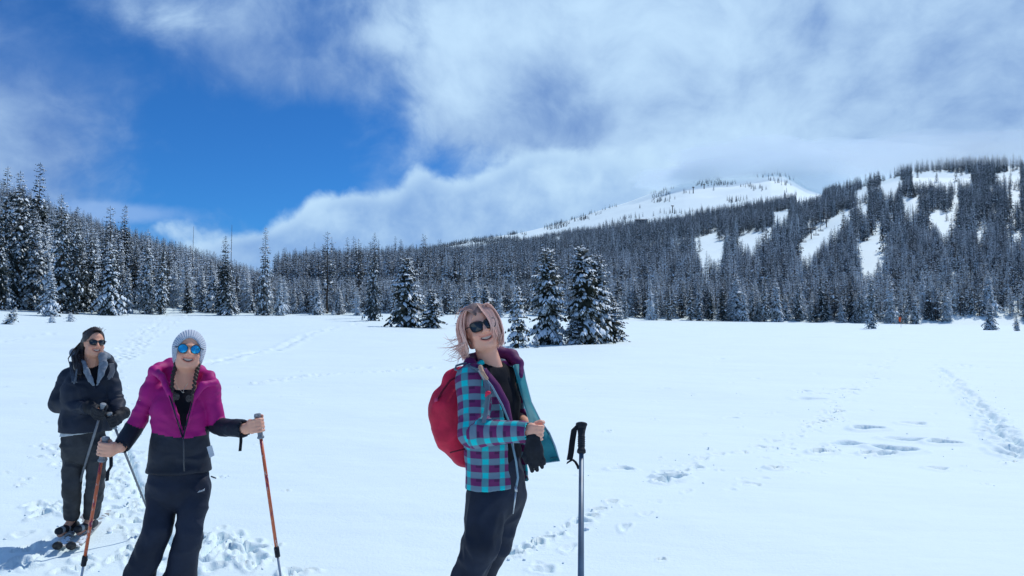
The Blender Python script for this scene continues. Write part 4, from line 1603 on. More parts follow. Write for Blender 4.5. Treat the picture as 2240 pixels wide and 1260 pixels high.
    if nR @ (neck - vb) > 0:
        nR = -nR
    if nL @ (neck - vb) > 0:
        nL = -nL
    f.wedge([(vb, nR), (vb, nL), (chest + V(0, .01, 0), V(0, 1, 0))], .008)
    f.ell(neck + V(.004, -.022, .060), np.eye(3), V(.082, .084, .080), .006, 'cut')
    f.chain(colR, [.020, .018, .014, .010, .007], .014)
    f.chain(colL, [.018, .018, .014, .010, .007], .014)
    hood = [pt(338, 812, D), pt(350, 806, D + .07), pt(375, 800, D + .125), pt(404, 803, D + .14), pt(435, 812, D + .12), pt(458, 826, D + .06), pt(468, 836, D)]
    f.chain(hood, [.020, .026, .030, .030, .030, .026, .018], .03)
    for a, b in ((hood[0], shR), (hood[1], shR), (hood[2], neck + V(-.06, .06, -.03)), (hood[5], shL), (hood[6], shL), (hood[4], neck + V(.06, .06, -.03))):
        f.cone(a, V(b) + V(0, 0, .02), .022, .045, .025)
    f.cone(V(hood[3]), neck + V(0, .075, -.03), .035, .05, .03)
    f.cone(V(hood[2]), neck + V(-.05, .075, -.03), .035, .05, .03)
    zline = pt(401, 955, D)[2]

    def jm(ctr):
        dR, tR = seg_dist(ctr, shR, elR)
        dR2, tR2 = seg_dist(ctr, elR, wrR)
        dL, tL = seg_dist(ctr, shL, elL)
        dL2, tL2 = seg_dist(ctr, elL, wrL)
        dT = np.minimum(seg_dist(ctr, chest, waist)[0], seg_dist(ctr, waist, hips)[0]) - .075
        out = np.where(ctr[:, 2] < zline + .30 * np.abs(ctr[:, 0] - vb[0]) * .5, 1, 0)
        arm = np.minimum(np.minimum(dR, dR2), np.minimum(dL, dL2)) < dT
        low = ((np.minimum(dR, dR2) < np.minimum(dL, dL2)) & ((dR2 < dR - .004) | (tR > .90))) | ((np.minimum(dR, dR2) >= np.minimum(dL, dL2)) & ((dL2 < dL - .004) | (tL > .92)))
        out = np.where(arm, np.where(low, 1, 0), out)
        # grey lining inside the hood on the far side
        lin = (ctr[:, 0] > neck[0] + .035) & (ctr[:, 2] > pt(430, 838, D)[2] - .002) & (np.abs(ctr[:, 1] - D) < .16) & (seg_dist(ctr, colL[0], colL[1])[0] > .031) & ~arm
        return np.where(lin & (out == 0), 2, out)
    jk, _ = field_object('jacket', f, [M_magenta, M_black_shell, M_grey_lining], root, jm, 1, (.0075, (9, 9, 15), 21))
    mb = MB()
    mb.tube([pt(401, 956, D - .150), pt(402, 985, D - .149), pt(402, 1010, D - .156), pt(403, 1031, D - .152)], [.0035] * 4, 6)
    link('zip', mb.mesh('zip', M_zip), jk)
    mb = MB()
    for A_ in (colR, colL):
        mb.tube([p + V(0, -.012, 0) for p in A_[2:]] + [vb + V(0, -.03, 0)], [.004, .004, .004, .0035], 5)
    link('zip_tape', mb.mesh('zip_tape', M_black_shell), jk)
    # paper tag at the hip
    mb = MB()
    P = [pt(452, 978, D - .055), pt(463, 974, D - .05), pt(469, 996, D - .045), pt(459, 1002, D - .055)]
    mb.add([Vector(p) for p in P] + [Vector(p + V(0, .003, 0)) for p in P], [(0, 1, 2, 3), (7, 6, 5, 4), (0, 4, 5, 1), (1, 5, 6, 2), (2, 6, 7, 3), (3, 7, 4, 0)])
    link('paper_tag', mb.mesh('paper_tag', M_tag, False), jk)

    # trousers
    f = Field(*bounds([hips + V(0, 0, .05), hipR, hipL, anR + V(0, 0, -.06), anL + V(0, 0, -.06)], .17), .0075)
    f.cone(hips + V(0, 0, .06), hips + V(0, 0, -.02), .142, .158, .03, (fwd, J_flat))
    for hp, kn, an in ((hipR, knR, anR), (hipL, knL, anL)):
        low_ = an + (kn - an) * .06
        f.chain([hp, kn, kn + (low_ - kn) * .42, low_], [.086, .070, .076, .096], .006, (fwd, 1.10))
    f.plane(V(0, 0, .075), V(0, 0, -1))
    tr_, _ = field_object('trousers', f, [M_trouser], root, None, 1, (.010, (9, 9, 9), 31, .6))
    mb = MB()
    for i in range(6):                                      # small white mark on the thigh
        a = pt(433 + i * 2.6, 1077.5 - i * .75, D - .125)
        hgt = (.007, .010, .008, .009, .010, .012)[i]
        mb.tube([a, a + V(.004, -.001, hgt)], .0018, 4)
    link('white_print', mb.mesh('white_print', M_logo), tr_)
    mb = MB()
    mb.tube([pt(462, 1042, D - .03), pt(472, 1046, D - .05)], .004, 5)
    link('zip_pull', mb.mesh('zip_pull', M_zip), tr_)
    # boots
    for an in (anR, anL):
        f = Field(*bounds([an + V(0, 0, .1), an + V(0, -.2, -.115), an + V(0, .1, 0)], .08), .008)
        boot(f, an + V(0, 0, .02), V(0, -1, 0))
        f.plane(V(0, 0, .012), V(0, 0, -1), .004)
        field_object('boot', f, [M_boot], root)
    # beanie
    f = Field(*bounds([hc], .17), .0045)
    Lh = lambda *p: hc + R @ (V(*p) * hs)
    f.ell(Lh(0, -.018, .022), R, V(.090, .106, .113) * hs, 0)
    f.cone(Lh(0, -.02, -.04), Lh(0, -.02, .02), .084 * hs, .091 * hs, .02, (R[:, 1], .88))
    f.ell(Lh(0, .095, -.050), R, V(.072, .105, .125) * hs, .006, 'cut')
    f.plane(Lh(0, 0, -.066), R @ V(0, .35, -1), .006)
    f.ell(Lh(0, -.012, .0), R, V(.074, .090, .10) * hs, 0, 'cut')
    v, q = f.mesh()
    v = relax(v, q, 1)
    me = mesh_np('beanie', v, q, [M_beanie])
    l_ = (v - hc) @ R
    attr(me, 'pu', np.arctan2(l_[:, 0], l_[:, 2] + .02 + 0 * l_[:, 1]) * 1.0 + 0 * l_[:, 1])
    link('beanie', me, root)
    # braids
    for pts in ([(386, 790, -.02), (383, 806, -.05), (377, 826, -.085), (377, 846, -.118), (381, 866, -.140)], [(434, 796, -.01), (431, 812, -.045), (427, 830, -.085), (424, 848, -.118), (421, 866, -.140)]):
        P = [pt(x, y, D + z) for x, y, z in pts]
        f = Field(*bounds(P, .05), .0042)
        k_ = 0
        for a, b in zip(P[:-1], P[1:]):
            n_ = max(2, int(np.linalg.norm(b - a) / .011))
            for i in range(n_):
                c_ = a + (b - a) * i / n_
                w_ = .0125 - .0002 * k_
                ax = V(.0034 if k_ % 2 else -.0034, 0, 0)
                f.ell(c_ + ax, frame(V(0, -1, 0), V(.55 if k_ % 2 else -.55, 0, 1)), V(w_ * .80, w_ * .8, w_ * 1.15), .004)
                k_ += 1
        f.cone(P[-1], P[-1] + V(.0, -.004, -.035), .008, .004, .006)
        field_object('braid', f, [M_hair], root, cols=lambda v: hair_colours(v, hc, R, hs, (.022, .013, .010), (.035, .020, .015)))
    sunglasses('sunglasses', hc, R, hs, 'round', root)
    # necklace and print
    mb = MB()
    for A_, B_ in (((383, 838), (400, 858)), ((411, 838), (400, 858))):
        a, b = pt(*A_, D - .098), pt(*B_, D - .128)
        mb.tube([a, (a + b) / 2 + V(0, -.012, -.004), b], .0011, 4)
    c_ = pt(400, 858, D - .131)
    mb.tube([c_ + V(-.006, 0, .001), c_ + V(0, 0, -.002), c_ + V(.006, 0, .001)], .0022, 5)
    link('necklace', mb.mesh('necklace', M_gold), root)
    for (x, y) in ((386, 868), (412, 872)):
        mb = MB()
        c_ = pt(x, y, D - .150)
        mb.v = [Vector(c_ + V(.016 * math.cos(a), .004, .019 * math.sin(a))) for a in np.linspace(0, 6.283, 15)[:-1]] + [Vector(c_)]
        mb.f = [(i, (i + 1) % 14, 14) for i in range(14)]
        link('shirt_print', mb.mesh('shirt_print', M_print), root)
    return dict(topR=topR, tipR=tipR, topL=topL, tipL=tipL)


# ================================================================== the person in the dark jacket
def person_dark():
    D = 6.20
    fwd = V(.45, -1, 0) / np.linalg.norm(V(.45, -1, 0))
    hc = pt(206, 751, D)
    R = frame(V(.70, -.72, .05), V(.02, .06, 1))
    hs = .95
    neck = pt(198, 798, D + .02)
    shR, shL = pt(149, 826, D + .05), pt(237, 822, D + .05)
    elR, elL = pt(128, 884, D + .03), pt(253, 880, D + .06)
    topA, tipA = pt(226, 884, D - .26), V(*G(140, 1170))
    topB, tipB = pt(239, 904, D - .20), V(*G(344, 1168))
    uA, uB = (topA - tipA) / np.linalg.norm(topA - tipA), (topB - tipB) / np.linalg.norm(topB - tipB)
    gA, gB = topA - uA * .085, topB - uB * .065
    wrA, wrB = gA + V(-.085, .040, .030), gB + V(.025, .075, .035)
    chest, waist, hips = pt(192, 855, D + .02), pt(188, 915, D + .02), pt(183, 965, D + .02)
    hipR, hipL = pt(160, 975, D + .02), pt(212, 975, D + .02)
    knR, knL = pt(157, 1062, D + .0), pt(209, 1062, D + .04)
    anR, anL = V(*G(156, 1172)), V(*G(197, 1168))
    anR[2] = anL[2] = .115
    J = [(neck + V(0, 0, -.02), .060), (chest, .146), (waist, .140), (hips, .158)]
    allp = [hc, neck, shR, shL, elR, elL, gA, gB, anR, anL]

    f = Field(*bounds(allp, .17), .0065)
    torso(f, J, fwd, -.022)
    f.cone(hc + R @ V(0, -.02, -.06), neck + V(0, .01, -.02), .056, .062, .03)
    for sh, el, wr_ in ((shR, elR, wrA), (shL, elL, wrB)):
        f.cone(neck + V(0, .02, -.06), sh, .036, .036, .04)
        f.chain([sh, el, wr_], [.05, .04, .028], .02)
    for hp, kn, an in ((hipR, knR, anR), (hipL, knL, anL)):
        f.chain([hp, kn, an], [.055, .042, .032], .03)
        f.cone(an, an + V(-.02, -.12, -.07), .032, .026, .02)
    head_field(f, hc, R, hs, .9)
    grip_hand(f, gA, uA, wrA - gA, .0150, 1, wrist=wrA)
    grip_hand(f, gB, uB, wrB - gB, .0150, -1, wrist=wrB)
    root, _ = field_object('person', f, [M_skin], None, rel=1, cols=skin_colours(hc, R, hs, (.76, .37, .24)))
    tag(root, 'person in a dark navy jacket and charcoal trousers leaning on grey poles at the back', 'person')
    link('teeth', teeth_mesh(hc, R, hs), root)
    # shirt
    f = Field(*bounds([neck + V(0, 0, .02), chest], .2), .009)
    torso(f, J, fwd, .003)
    for sh in (shR, shL):
        f.cone(neck + V(0, .02, -.055), sh, .062, .055, .04)
    f.ell(neck + V(.008, -.03, .045), np.eye(3), V(.066, .085, .055), .006, 'cut')
    f.plane(waist, V(0, 0, -1))
    field_object('shirt', f, [M_black_shirt], root)
    # pale shirt hem that shows under the jacket
    f = Field(*bounds([waist, hips], .22), .008)
    f.cone(waist, hips + V(-.005, 0, .0), .148, .170, .03, (fwd, J_flat))
    f.plane(pt(160, 951, D), V(.13, 0, -1) / np.linalg.norm(V(.13, 0, -1)), .003)
    f.plane(waist, V(0, 0, 1))
    field_object('shirt_hem', f, [M_white_shirt], root)
    # jacket
    f = Field(*bounds([neck, shR, shL, elR, elL, gA, gB, hips], .2), .008)
    torso(f, J, fwd, .024, .07)
    f.cone(waist, hips + V(.01, 0, .06), .166, .180, .05, (fwd, J_flat))
    for sh in (shR, shL):
        f.cone(neck + V(0, .03, -.06), sh, .060, .062, .05)
    for sh, el, wr_ in ((shR, elR, wrA), (shL, elL, wrB)):
        cuff = el + (wr_ - el) * .90
        f.cone(sh, sh + (el - sh) * .25, .064, .066, .03)
        f.chain([sh + (el - sh) * .15, el, cuff], [.066, .066, .048], .007)
        f.cone(cuff, cuff + (wr_ - el) * .3, .040, .040, .004, op='cut')
    f.plane(pt(188, 944, D), V(0, 0, -1), .006)
    vb = pt(210, 852, D - .16)
    eR, eL = pt(181, 793, D - .12), pt(221, 790, D - .12)
    vd = vb - V(0, 0, EYE)
    nR = np.cross(eR - vb, vd)
    nL = np.cross(vd, eL - vb)
    nR, nL = nR / np.linalg.norm(nR), nL / np.linalg.norm(nL)
    mid_ = pt(203, 800, D - .15)
    nR = -nR if nR @ (mid_ - vb) > 0 else nR
    nL = -nL if nL @ (mid_ - vb) > 0 else nL
    f.wedge([(vb, nR), (vb, nL), (chest + V(0, .01, 0), V(0, 1, 0))], .008)
    f.ell(neck + V(.008, -.01, .062), np.eye(3), V(.088, .092, .075), .006, 'cut')
    f.chain([pt(170, 802, D + .06), pt(180, 790, D + .15), pt(205, 784, D + .17), pt(232, 788, D + .13), pt(241, 798, D + .03)], .045, .04)
    jk, _ = field_object('jacket', f, [M_navy_shell], root, None, 1, (.012, (8, 8, 12), 41, .55))
    # grey hooded layer inside: collar wings and the hood behind the neck
    f = Field(*bounds([pt(150, 765, D + .1), pt(245, 850, D - .2)], .12), .007)
    yf = (V(0, 1, 0), 2.8)
    f.chain([pt(183, 794, D - .075), pt(189, 812, D - .135), pt(198, 830, D - .165), pt(208, 848, D - .178)], [.018, .026, .022, .006], .012, yf)
    f.chain([pt(224, 778, D - .045), pt(226, 798, D - .110), pt(221, 818, D - .150), pt(211, 846, D - .176)], [.030, .036, .026, .006], .012, yf)
    f.chain([pt(183, 795, D - .07), pt(168, 786, D + .0), pt(163, 772, D + .10), pt(182, 770, D + .15), pt(215, 770, D + .13), pt(232, 780, D + .05), pt(224, 781, D - .04)], [.020, .030, .036, .036, .034, .030, .028], .02)
    field_object('hood', f, [M_grey_fleece], jk, None, 2, (.0025, (16, 16, 16), 5))
    # trousers
    f = Field(*bounds([hips + V(0, 0, .06), hipR, hipL, anR, anL], .16), .0085)
    f.cone(hips + V(0, 0, .06), hips + V(0, 0, -.02), .150, .164, .03, (fwd, J_flat))
    for hp, kn, an in ((hipR, knR, anR), (hipL, knL, anL)):
        low_ = an + (kn - an) * .14
        f.chain([hp, kn, kn + (low_ - kn) * .3, low_], [.081, .064, .066, .054], .004, (fwd, 1.08))
    f.plane(V(0, 0, .13), V(0, 0, -1))
    field_object('trousers', f, [M_grey_trouser], root, None, 1, (.011, (10, 10, 13), 51, .6))
    for an in (anR, anL):
        f = Field(*bounds([an + V(0, 0, .14), an + V(0, -.22, -.115), an + V(0, .1, 0)], .08), .007)
        boot(f, an + V(0, 0, .03), V(-.13, -1, 0), .042)
        f.chain([an + V(0, 0, .19), an + V(0, 0, .05)], [.054, .047], .02)
        f.plane(V(0, 0, .03), V(0, 0, -1), .004)
        b_, _ = field_object('boot', f, [M_boot, M_boot_grey], root, lambda c, a=an: np.where((c[:, 1] < a[1] - .05) & (c[:, 2] < .16) & (c[:, 2] > .055) & (np.sin((c[:, 1] - a[1]) * 90) > .2), 1, 0))
    # gloves
    for g, u, wr_, s_ in ((gA, uA, wrA, 1), (gB, uB, wrB, -1)):
        f = Field(*bounds([g, wr_, g + u * .08, g - u * .08], .07), .0055)
        grip_hand(f, g, u, wr_ - g, .0150, s_, k=.007, scale=1.22, wrist=wr_)
        f.cone(wr_, wr_ + (wr_ - g) * .35, .044, .050, .02)
        field_object('glove', f, [M_glove], root, None, 1, (.0025, (40, 40, 40), 8))
    # hair drawn back, with a tail over the shoulder
    f = Field(*bounds([hc + V(-.06, 0, -.1), hc + V(0, 0, .05)], .19), .0052)
    scalp_hair(f, hc, R, hs)
    Lh = lambda *p: hc + R @ (V(*p) * hs)
    f.ell(Lh(0, .098, -.030), R, V(.0735, .108, .123) * hs, .008, 'cut')
    f.plane(Lh(0, -.02, -.035), R @ V(0, .9, -1) / np.linalg.norm(V(0, .9, -1)), .02)
    f.chain([Lh(-.040, -.090, .01), pt(178, 768, D + .06), pt(171, 785, D - .02), pt(172, 803, D - .09), pt(175, 818, D - .13)], [.035, .040, .038, .030, .012], .03)
    v, q = f.mesh()
    v = relax(v, q, 1)
    v = wrinkle(v, q, .004, (50, 50, 14), 61, .5)
    me = mesh_np('hair', v, q, [M_hair])
    attr_col(me, 'Col', hair_colours(v, hc, R, hs, (.040, .028, .024), (.018, .014, .016)))
    hr = link('hair', me, root)
    mb = MB()
    r_ = np.random.default_rng(5)
    for i in range(150):                                     # strands combed back over the cap
        a = r_.uniform(-1, 1)
        st_ = (.066 * a, .070 - .085 * a * a + r_.normal() * .003, .104 - .045 * a * a)
        t_ = r_.uniform(.5, 1.0)
        P = [Lh(*st_), Lh(.070 * a * .95 - .006, .025 - .055 * a * a, .131 - .038 * a * a + r_.normal() * .002), Lh(.060 * a - .015, -.060, .112 - .03 * a * a + r_.normal() * .002), Lh(-.02 + .035 * a, -.118, .04 - .02 * t_)]
        mb.tube([Vector(p) for p in P], [.0030, .0034, .0034, .0028], 4, False)
    tl0, tl1, tl2, tl3 = Lh(-.045, -.09, .0), pt(177, 768, D + .05), pt(171, 788, D - .04), pt(173, 812, D - .12)
    for i in range(70):
        o_ = r_.normal(size=3) * .016
        P = [tl0 + o_ * .8, tl1 + o_ * 1.3, tl2 + o_ * 1.5 + V(-.004, -.012, 0), tl3 + o_ * 1.2 + V(0, 0, -.03 * r_.random())]
        mb.tube([Vector(p) for p in P], [.0045, .0045, .004, .0012], 4, False)
    for i in range(14):
        x0 = r_.uniform(-.05, .06)
        P = [Lh(x0, .03, .118 - 6 * x0 * x0), Lh(x0 + .012, .0, .134 - 6 * x0 * x0 + .006 * r_.normal()), Lh(x0 + .035, -.03, .130 - 6 * x0 * x0 + .012 * r_.normal())]
        mb.tube([Vector(p) for p in P], [.0014, .0012, .0006], 4, False)
    me = mb.mesh('hair_strands', M_hair)
    vv = np.array([tuple(p) for p in mb.v])
    attr_col(me, 'Col', hair_colours(vv, hc, R, hs, (.055, .036, .028), (.026, .018, .018), seed=9))
    link('hair_strands', me, hr)
    sunglasses('sunglasses', hc, R, hs, 'soft', root)
    return dict(topA=topA, tipA=tipA, topB=topB, tipB=tipB, anR=anR, anL=anL, neck=neck, D=D, fwd=fwd, chest=chest, waist=waist, shR=shR, shL=shL)


# ================================================================== the person in the plaid jacket
def person_plaid():
    D = 4.0
    fwd = V(.72, -.69, 0)
    fwd /= np.linalg.norm(fwd)
    left = np.cross(V(0, 0, 1), fwd)                      # her left: picture right and away
    hc = pt(1051, 718, D - .02)
    R = frame(V(.22, -1, .14), V(-.33, .14, 1))
    hs = 1.02
    neck = pt(1076, 800, D + .02)
    shR, shL = pt(1034, 832, D - .11), pt(1112, 822, D + .15)
    elR, wrR = pt(1036, 946, D - .20), pt(1148, 945, D - .30)
    elL, wrL = pt(1132, 908, D + .15), pt(1160, 936, D + .0)
    chest, waist, hips = pt(1078, 880, D + .02), pt(1084, 975, D + .02), pt(1088, 1060, D + .02)
    hipR, hipL = pt(1068, 1082, D - .04), pt(1108, 1078, D + .08)
    knR, knL = pt(1052, 1190, D - .08), pt(1078, 1190, D + .06)
    anR, anL = pt(972, 1412, D + .04), pt(1004, 1396, D + .16)
    anR[2] = anL[2] = .115
    J = [(neck + V(0, 0, -.02), .062), (chest, .146), (waist, .132), (hips, .150)]
    allp = [hc, neck, shR, shL, elR, elL, wrR, wrL, anR, anL, pt(1190, 945, D - .3)]

    f = Field(*bounds(allp, .17), .0055)
    torso(f, J, fwd, -.022)
    f.cone(hc + R @ V(0, -.02, -.06), neck + V(0, .0, -.02), .052, .058, .03)
    for sh, el, wr_ in ((shR, elR, wrR), (shL, elL, wrL)):
        f.cone(neck + V(0, 0, -.07), sh, .036, .036, .04)
        f.chain([sh, el, wr_], [.05, .04, .027], .02)
    for hp, kn, an in ((hipR, knR, anR), (hipL, knL, anL)):
        f.chain([hp, kn, an], [.070, .050, .036], .03)
        f.cone(an, an + fwd * .12 + V(0, 0, -.07), .034, .028, .02)
    head_field(f, hc, R, hs, 1.1)
    # bare right hand pinching the edge of the jacket: the edge runs up and away from the wrist
    gc = pt(1178, 946, D - .315)
    gu = V(.10, -.05, 1)
    grip_hand(f, gc, gu, wrR - gc, .009, 1, wrist=wrR + (wrR - elR) / np.linalg.norm(wrR - elR) * .02)
    grip_hand(f, wrL + V(.035, -.045, -.01), V(.2, 0, 1), V(-.03, .05, 0), .010, 1, wrist=wrL)
    root, _ = field_object('person', f, [M_skin], None, rel=1, cols=skin_colours(hc, R, hs, (.86, .43, .295)))
    tag(root, 'laughing person with windblown pink hair in a plaid jacket, leaning back', 'person')
    link('teeth', teeth_mesh(hc, R, hs), root)
    # shirt
    f = Field(*bounds([neck + V(0, 0, .03), chest, waist, hips], .2), .008)
    torso(f, J, fwd, .006)
    for sh in (shR, shL):
        f.cone(neck + V(0, 0, -.055), sh, .064, .058, .04)
    f.ell(neck + fwd * .022 + V(0, 0, .042), np.eye(3), V(.070, .070, .055), .006, 'cut')
    f.plane(hips + V(0, 0, .02), V(0, 0, -1))
    field_object('shirt', f, [M_black_shirt], root, None, 1, (.005, (12, 12, 9), 71))
    # jacket
    f = Field(*bounds([neck + V(0, 0, .02), shR, shL, elR, wrR, elL, wrL, hips], .2), .0062)
    torso(f, J, fwd, .026, .06)
    f.cone(waist, hips + V(0, 0, -.01), .160, .172, .04, (fwd, 1.30))
    for sh in (shR, shL):
        f.cone(neck + V(0, 0, -.055), sh, .074, .074, .05)
    cuffR = elR + (wrR - elR) * 1.0
    f.chain([shR, elR, cuffR], [.080, .068, .050], .03)
    f.cone(cuffR + (wrR - elR) * .06, cuffR + (wrR - elR) * .6, .040, .040, .004, op='cut')
    f.chain([shL, elL, wrL + V(-.01, .03, .01)], [.062, .054, .044], .02)
    f.plane(pt(1080, 1072, D - .1), V(.04, 0, -1), .005)
    # the open front: from the collar down to the hem, the near edge hangs straight, the far one is pulled aside
    e0, e1, e2 = pt(1060, 800, D - .12), pt(1118, 925, D - .12), pt(1132, 1080, D - .12)
    cut_dir = fwd
    for a, b in ((e0, e1), (e1, e2)):
        nn = np.cross(b - a, cut_dir)
        nn /= np.linalg.norm(nn)
        if nn @ left > 0:
            nn = -nn                                       # keep the side of her right
        lo_, hi_ = b[2], a[2]
        f.wedge([(a, nn), (chest + fwd * .012, -fwd), (V(0, 0, hi_ if a is not e0 else 9), V(0, 0, 1)), (V(0, 0, lo_ if b is not e2 else -9), V(0, 0, -1)),
                 (pt(1136, 880, D + .1) + left * .0, left)], .006)
    f.ell(neck + fwd * .02 + V(0, 0, .065), np.eye(3), V(.084, .084, .075), .006, 'cut')
    shell = f
    v, q = shell.mesh()
    v = relax(v, q, 1)
    dU, tU = seg_dist(v, shR, elR)
    dF, tF = seg_dist(v, elR, wrR)
    dLu, tLu = seg_dist(v, shL, elL)
    dT = np.minimum(seg_dist(v, chest, waist)[0], seg_dist(v, waist, hips)[0]) - .070
    v = wrinkle(v, q, .0065, (11, 11, 12), 81, .5)

    def around(v, a, b, ref, r):
        ax = (b - a) / np.linalg.norm(b - a)
        e1_ = ref - ax * (ref @ ax)
        e1_ /= np.linalg.norm(e1_)
        e2_ = np.cross(ax, e1_)
        d_ = v - a
        return np.arctan2(d_ @ e2_, d_ @ e1_) * r, d_ @ ax
    cam_ref = V(0, -1, 0)
    uT, _ = around(v, hips, hips + V(0, 0, 1), cam_ref, .165)
    vT = v[:, 2]
    uU, vU = around(v, shR, elR, cam_ref, .07)
    uF, vF = around(v, elR, wrR, cam_ref, .058)
    arm = np.minimum(dU, dF) < dT
    fore = dF < dU
    pu = np.where(arm, np.where(fore, uF, uU), uT)
    pv = np.where(arm, np.where(fore, -vF - .27, -vU), vT)
    lm = (dLu < dT) & ~arm
    uL_, vL_ = around(v, shL, elL, cam_ref, .06)
    pu, pv = np.where(lm, uL_, pu), np.where(lm, vL_, pv)
    me = mesh_np('jacket', v, q, [M_plaid])
    attr(me, 'pu', pu + 5.0)
    attr(me, 'pv', pv + 5.0)
    jk = link('jacket', me, root)
    # collar with purple lining
    f = Field(*bounds([pt(1010, 760, D - .2), pt(1150, 930, D + .2)], .1), .0058)
    cR = [pt(1068, 880, D - .145), pt(1062, 842, D - .160), pt(1046, 812, D - .140), pt(1028, 798, D - .06), pt(1032, 788, D + .05)]
    f.chain(cR, [.012, .020, .026, .030, .030], .02)
    cB = [pt(1032, 788, D + .05), pt(1058, 778, D + .12), pt(1090, 772, D + .15), pt(1118, 778, D + .13), pt(1134, 796, D + .08)]
    f.chain(cB, [.030, .034, .034, .034, .026], .02)
    f.chain([pt(1134, 796, D + .08), pt(1139, 822, D + .03)], [.026, .016], .02)
    f.ell(neck + fwd * .015 + V(0, 0, .06), np.eye(3), V(.068, .068, .12), .006, 'cut')
    field_object('collar', f, [M_purple], jk, None, 1, (.004, (14, 14, 14), 91))
    # purple inside of the near front edge, with piping and zip
    mb = MB()
    edge = [pt(1052, 815, D - .200), pt(1076, 845, D - .215), pt(1098, 885, D - .200), pt(1116, 928, D - .175)]
    inner = [pt(1062, 805, D - .165), pt(1092, 842, D - .170), pt(1112, 880, D - .160), pt(1121, 928, D - .160)]
    n_ = 4
    mb.v = [Vector(p) for p in edge + inner] + [Vector(p + V(.004, .012, 0)) for p in edge + inner]
    for i in range(n_ - 1):
        mb.f += [(i, i + 1, n_ + i + 1, n_ + i), (2 * n_ + i + 1, 2 * n_ + i, 3 * n_ + i, 3 * n_ + i + 1), (i, 2 * n_ + i, 2 * n_ + i + 1, i + 1), (n_ + i + 1, 3 * n_ + i + 1, 3 * n_ + i, n_ + i)]
    link('facing', mb.mesh('facing', M_purple), jk)
    mb = MB()
    mb.tube(edge, .0055, 6)
    mb.tube([pt(1120, 968, D - .165), pt(1129, 1010, D - .160), pt(1133, 1045, D - .155), pt(1128, 1072, D - .155)], .0055, 6)
    mb.tube([pt(1122, 968, D - .168), pt(1131, 1030, D - .165)], .003, 5)
    link('piping', mb.mesh('piping', M_piping), jk)
    mb = MB()
    mb.tube([pt(1128, 1064, D - .16), pt(1129, 1076, D - .17)], .007, 6)
    mb.tube([pt(1128, 1076, D - .17), pt(1126, 1098, D - .17), pt(1122, 1124, D - .165)], [.005, .004, .003], 5)
    link('zip_pull', mb.mesh('zip_pull', M_silver), jk)
    # far front panel pulled aside, teal lining towards the camera
    inn = [(1122, 800, .02), (1132, 835, .0), (1144, 880, -.03), (1156, 920, -.12), (1164, 955, -.22), (1172, 985, -.20), (1180, 1012, -.17)]
    out = [(1142, 792, .09), (1149, 830, .08), (1162, 880, .03), (1182, 920, -.10), (1202, 948, -.19), (1214, 976, -.18), (1224, 1008, -.16)]
    nu, nv_ = 8, len(inn)
    mb = MB()
    rows = []
    for side in (0, 1):
        for j in range(nv_):
            a, b = pt(inn[j][0], inn[j][1], D + inn[j][2]), pt(out[j][0], out[j][1], D + out[j][2])
            for i in range(nu + 1):
                t = i / nu
                p = a + (b - a) * t + V(0, -.018 * math.sin(math.pi * t) * (1 if j < 4 else .4) + .006 * math.sin(t * 9 + j * 1.3), .003 * math.sin(t * 7 + j))
                mb.v.append(Vector(p + V(.002, .010, 0) * side))
    st = (nu + 1) * nv_
    for j in range(nv_ - 1):
        for i in range(nu):
            a = j * (nu + 1) + i
            mb.f.append((a, a + nu + 1, a + nu + 2, a + 1))
            mb.f.append((st + a + 1, st + a + nu + 2, st + a + nu + 1, st + a))
    for j in range(nv_ - 1):
        for i in (0, nu):
            a = j * (nu + 1) + i
            mb.f.append((a, a + nu + 1, st + a + nu + 1, st + a))
    for i in range(nu):
        for j in (0, nv_ - 1):
            a = j * (nu + 1) + i
            mb.f.append((a, a + 1, st + a + 1, st + a))
    pn = link('front_panel', mb.mesh('front_panel', M_teal), jk)
    mb = MB()
    mb.tube([pt(x, y, D + z) for x, y, z in out] + [pt(1183, 1013, D - .17)], .0042, 6)
    link('piping', mb.mesh('piping', M_piping), jk)
    mb = MB()
    mb.tube([pt(1186, 1004, D - .18), pt(1220, 1000, D - .17)], .003, 5)
    link('seam', mb.mesh('seam', mat('teal_dark', (.01, .09, .11), .6)), jk)
    # trousers
    f = Field(*bounds([hips + V(0, 0, .06), hipR, hipL, anR, anL], .17), .0075)
    f.cone(hips + V(0, 0, .05), hips + V(0, 0, -.03), .148, .158, .03, (fwd, 1.25))
    for hp, kn, an in ((hipR, knR, anR), (hipL, knL, anL)):
        low_ = an + (kn - an) * .06
        f.chain([hp, kn, kn + (low_ - kn) * .35, low_], [.104, .090, .079, .084], .02, (left, 1.05))
    f.plane(V(0, 0, .075), V(0, 0, -1))
    tr_, _ = field_object('trousers', f, [M_trouser], root, None, 1, (.012, (9, 9, 8), 35, .6))
    mb = MB()
    mb.tube([pt(1027, 1070, D - .05), pt(1024, 1086, D - .05), pt(1027, 1090, D - .06)], .005, 5)
    mb.tube([pt(1152, 1040, D + .03), pt(1155, 1050, D + .02)], .005, 5)
    link('zip_pull', mb.mesh('zip_pull', M_zip), tr_)
    for an in (anR, anL):
        f = Field(*bounds([an + V(0, 0, .1), an + fwd * .22 - V(0, 0, .115), an - fwd * .1], .08), .008)
        boot(f, an + V(0, 0, .02), fwd)
        f.plane(V(0, 0, .012), V(0, 0, -1), .004)
        field_object('boot', f, [M_boot], root)
    sunglasses('sunglasses', hc, R, hs, 'way', root)
    # earring
    mb = MB()
    Lh = lambda *p: hc + R @ (V(*p) * hs)
    ring = [Lh(-.074 + .0 * math.cos(a), .004 + .011 * math.cos(a), -.052 + .011 * math.sin(a)) for a in np.linspace(0, 6.283, 13)]
    mb.tube(ring, .0018, 5, False)
    link('earring', mb.mesh('earring', M_gold), root)
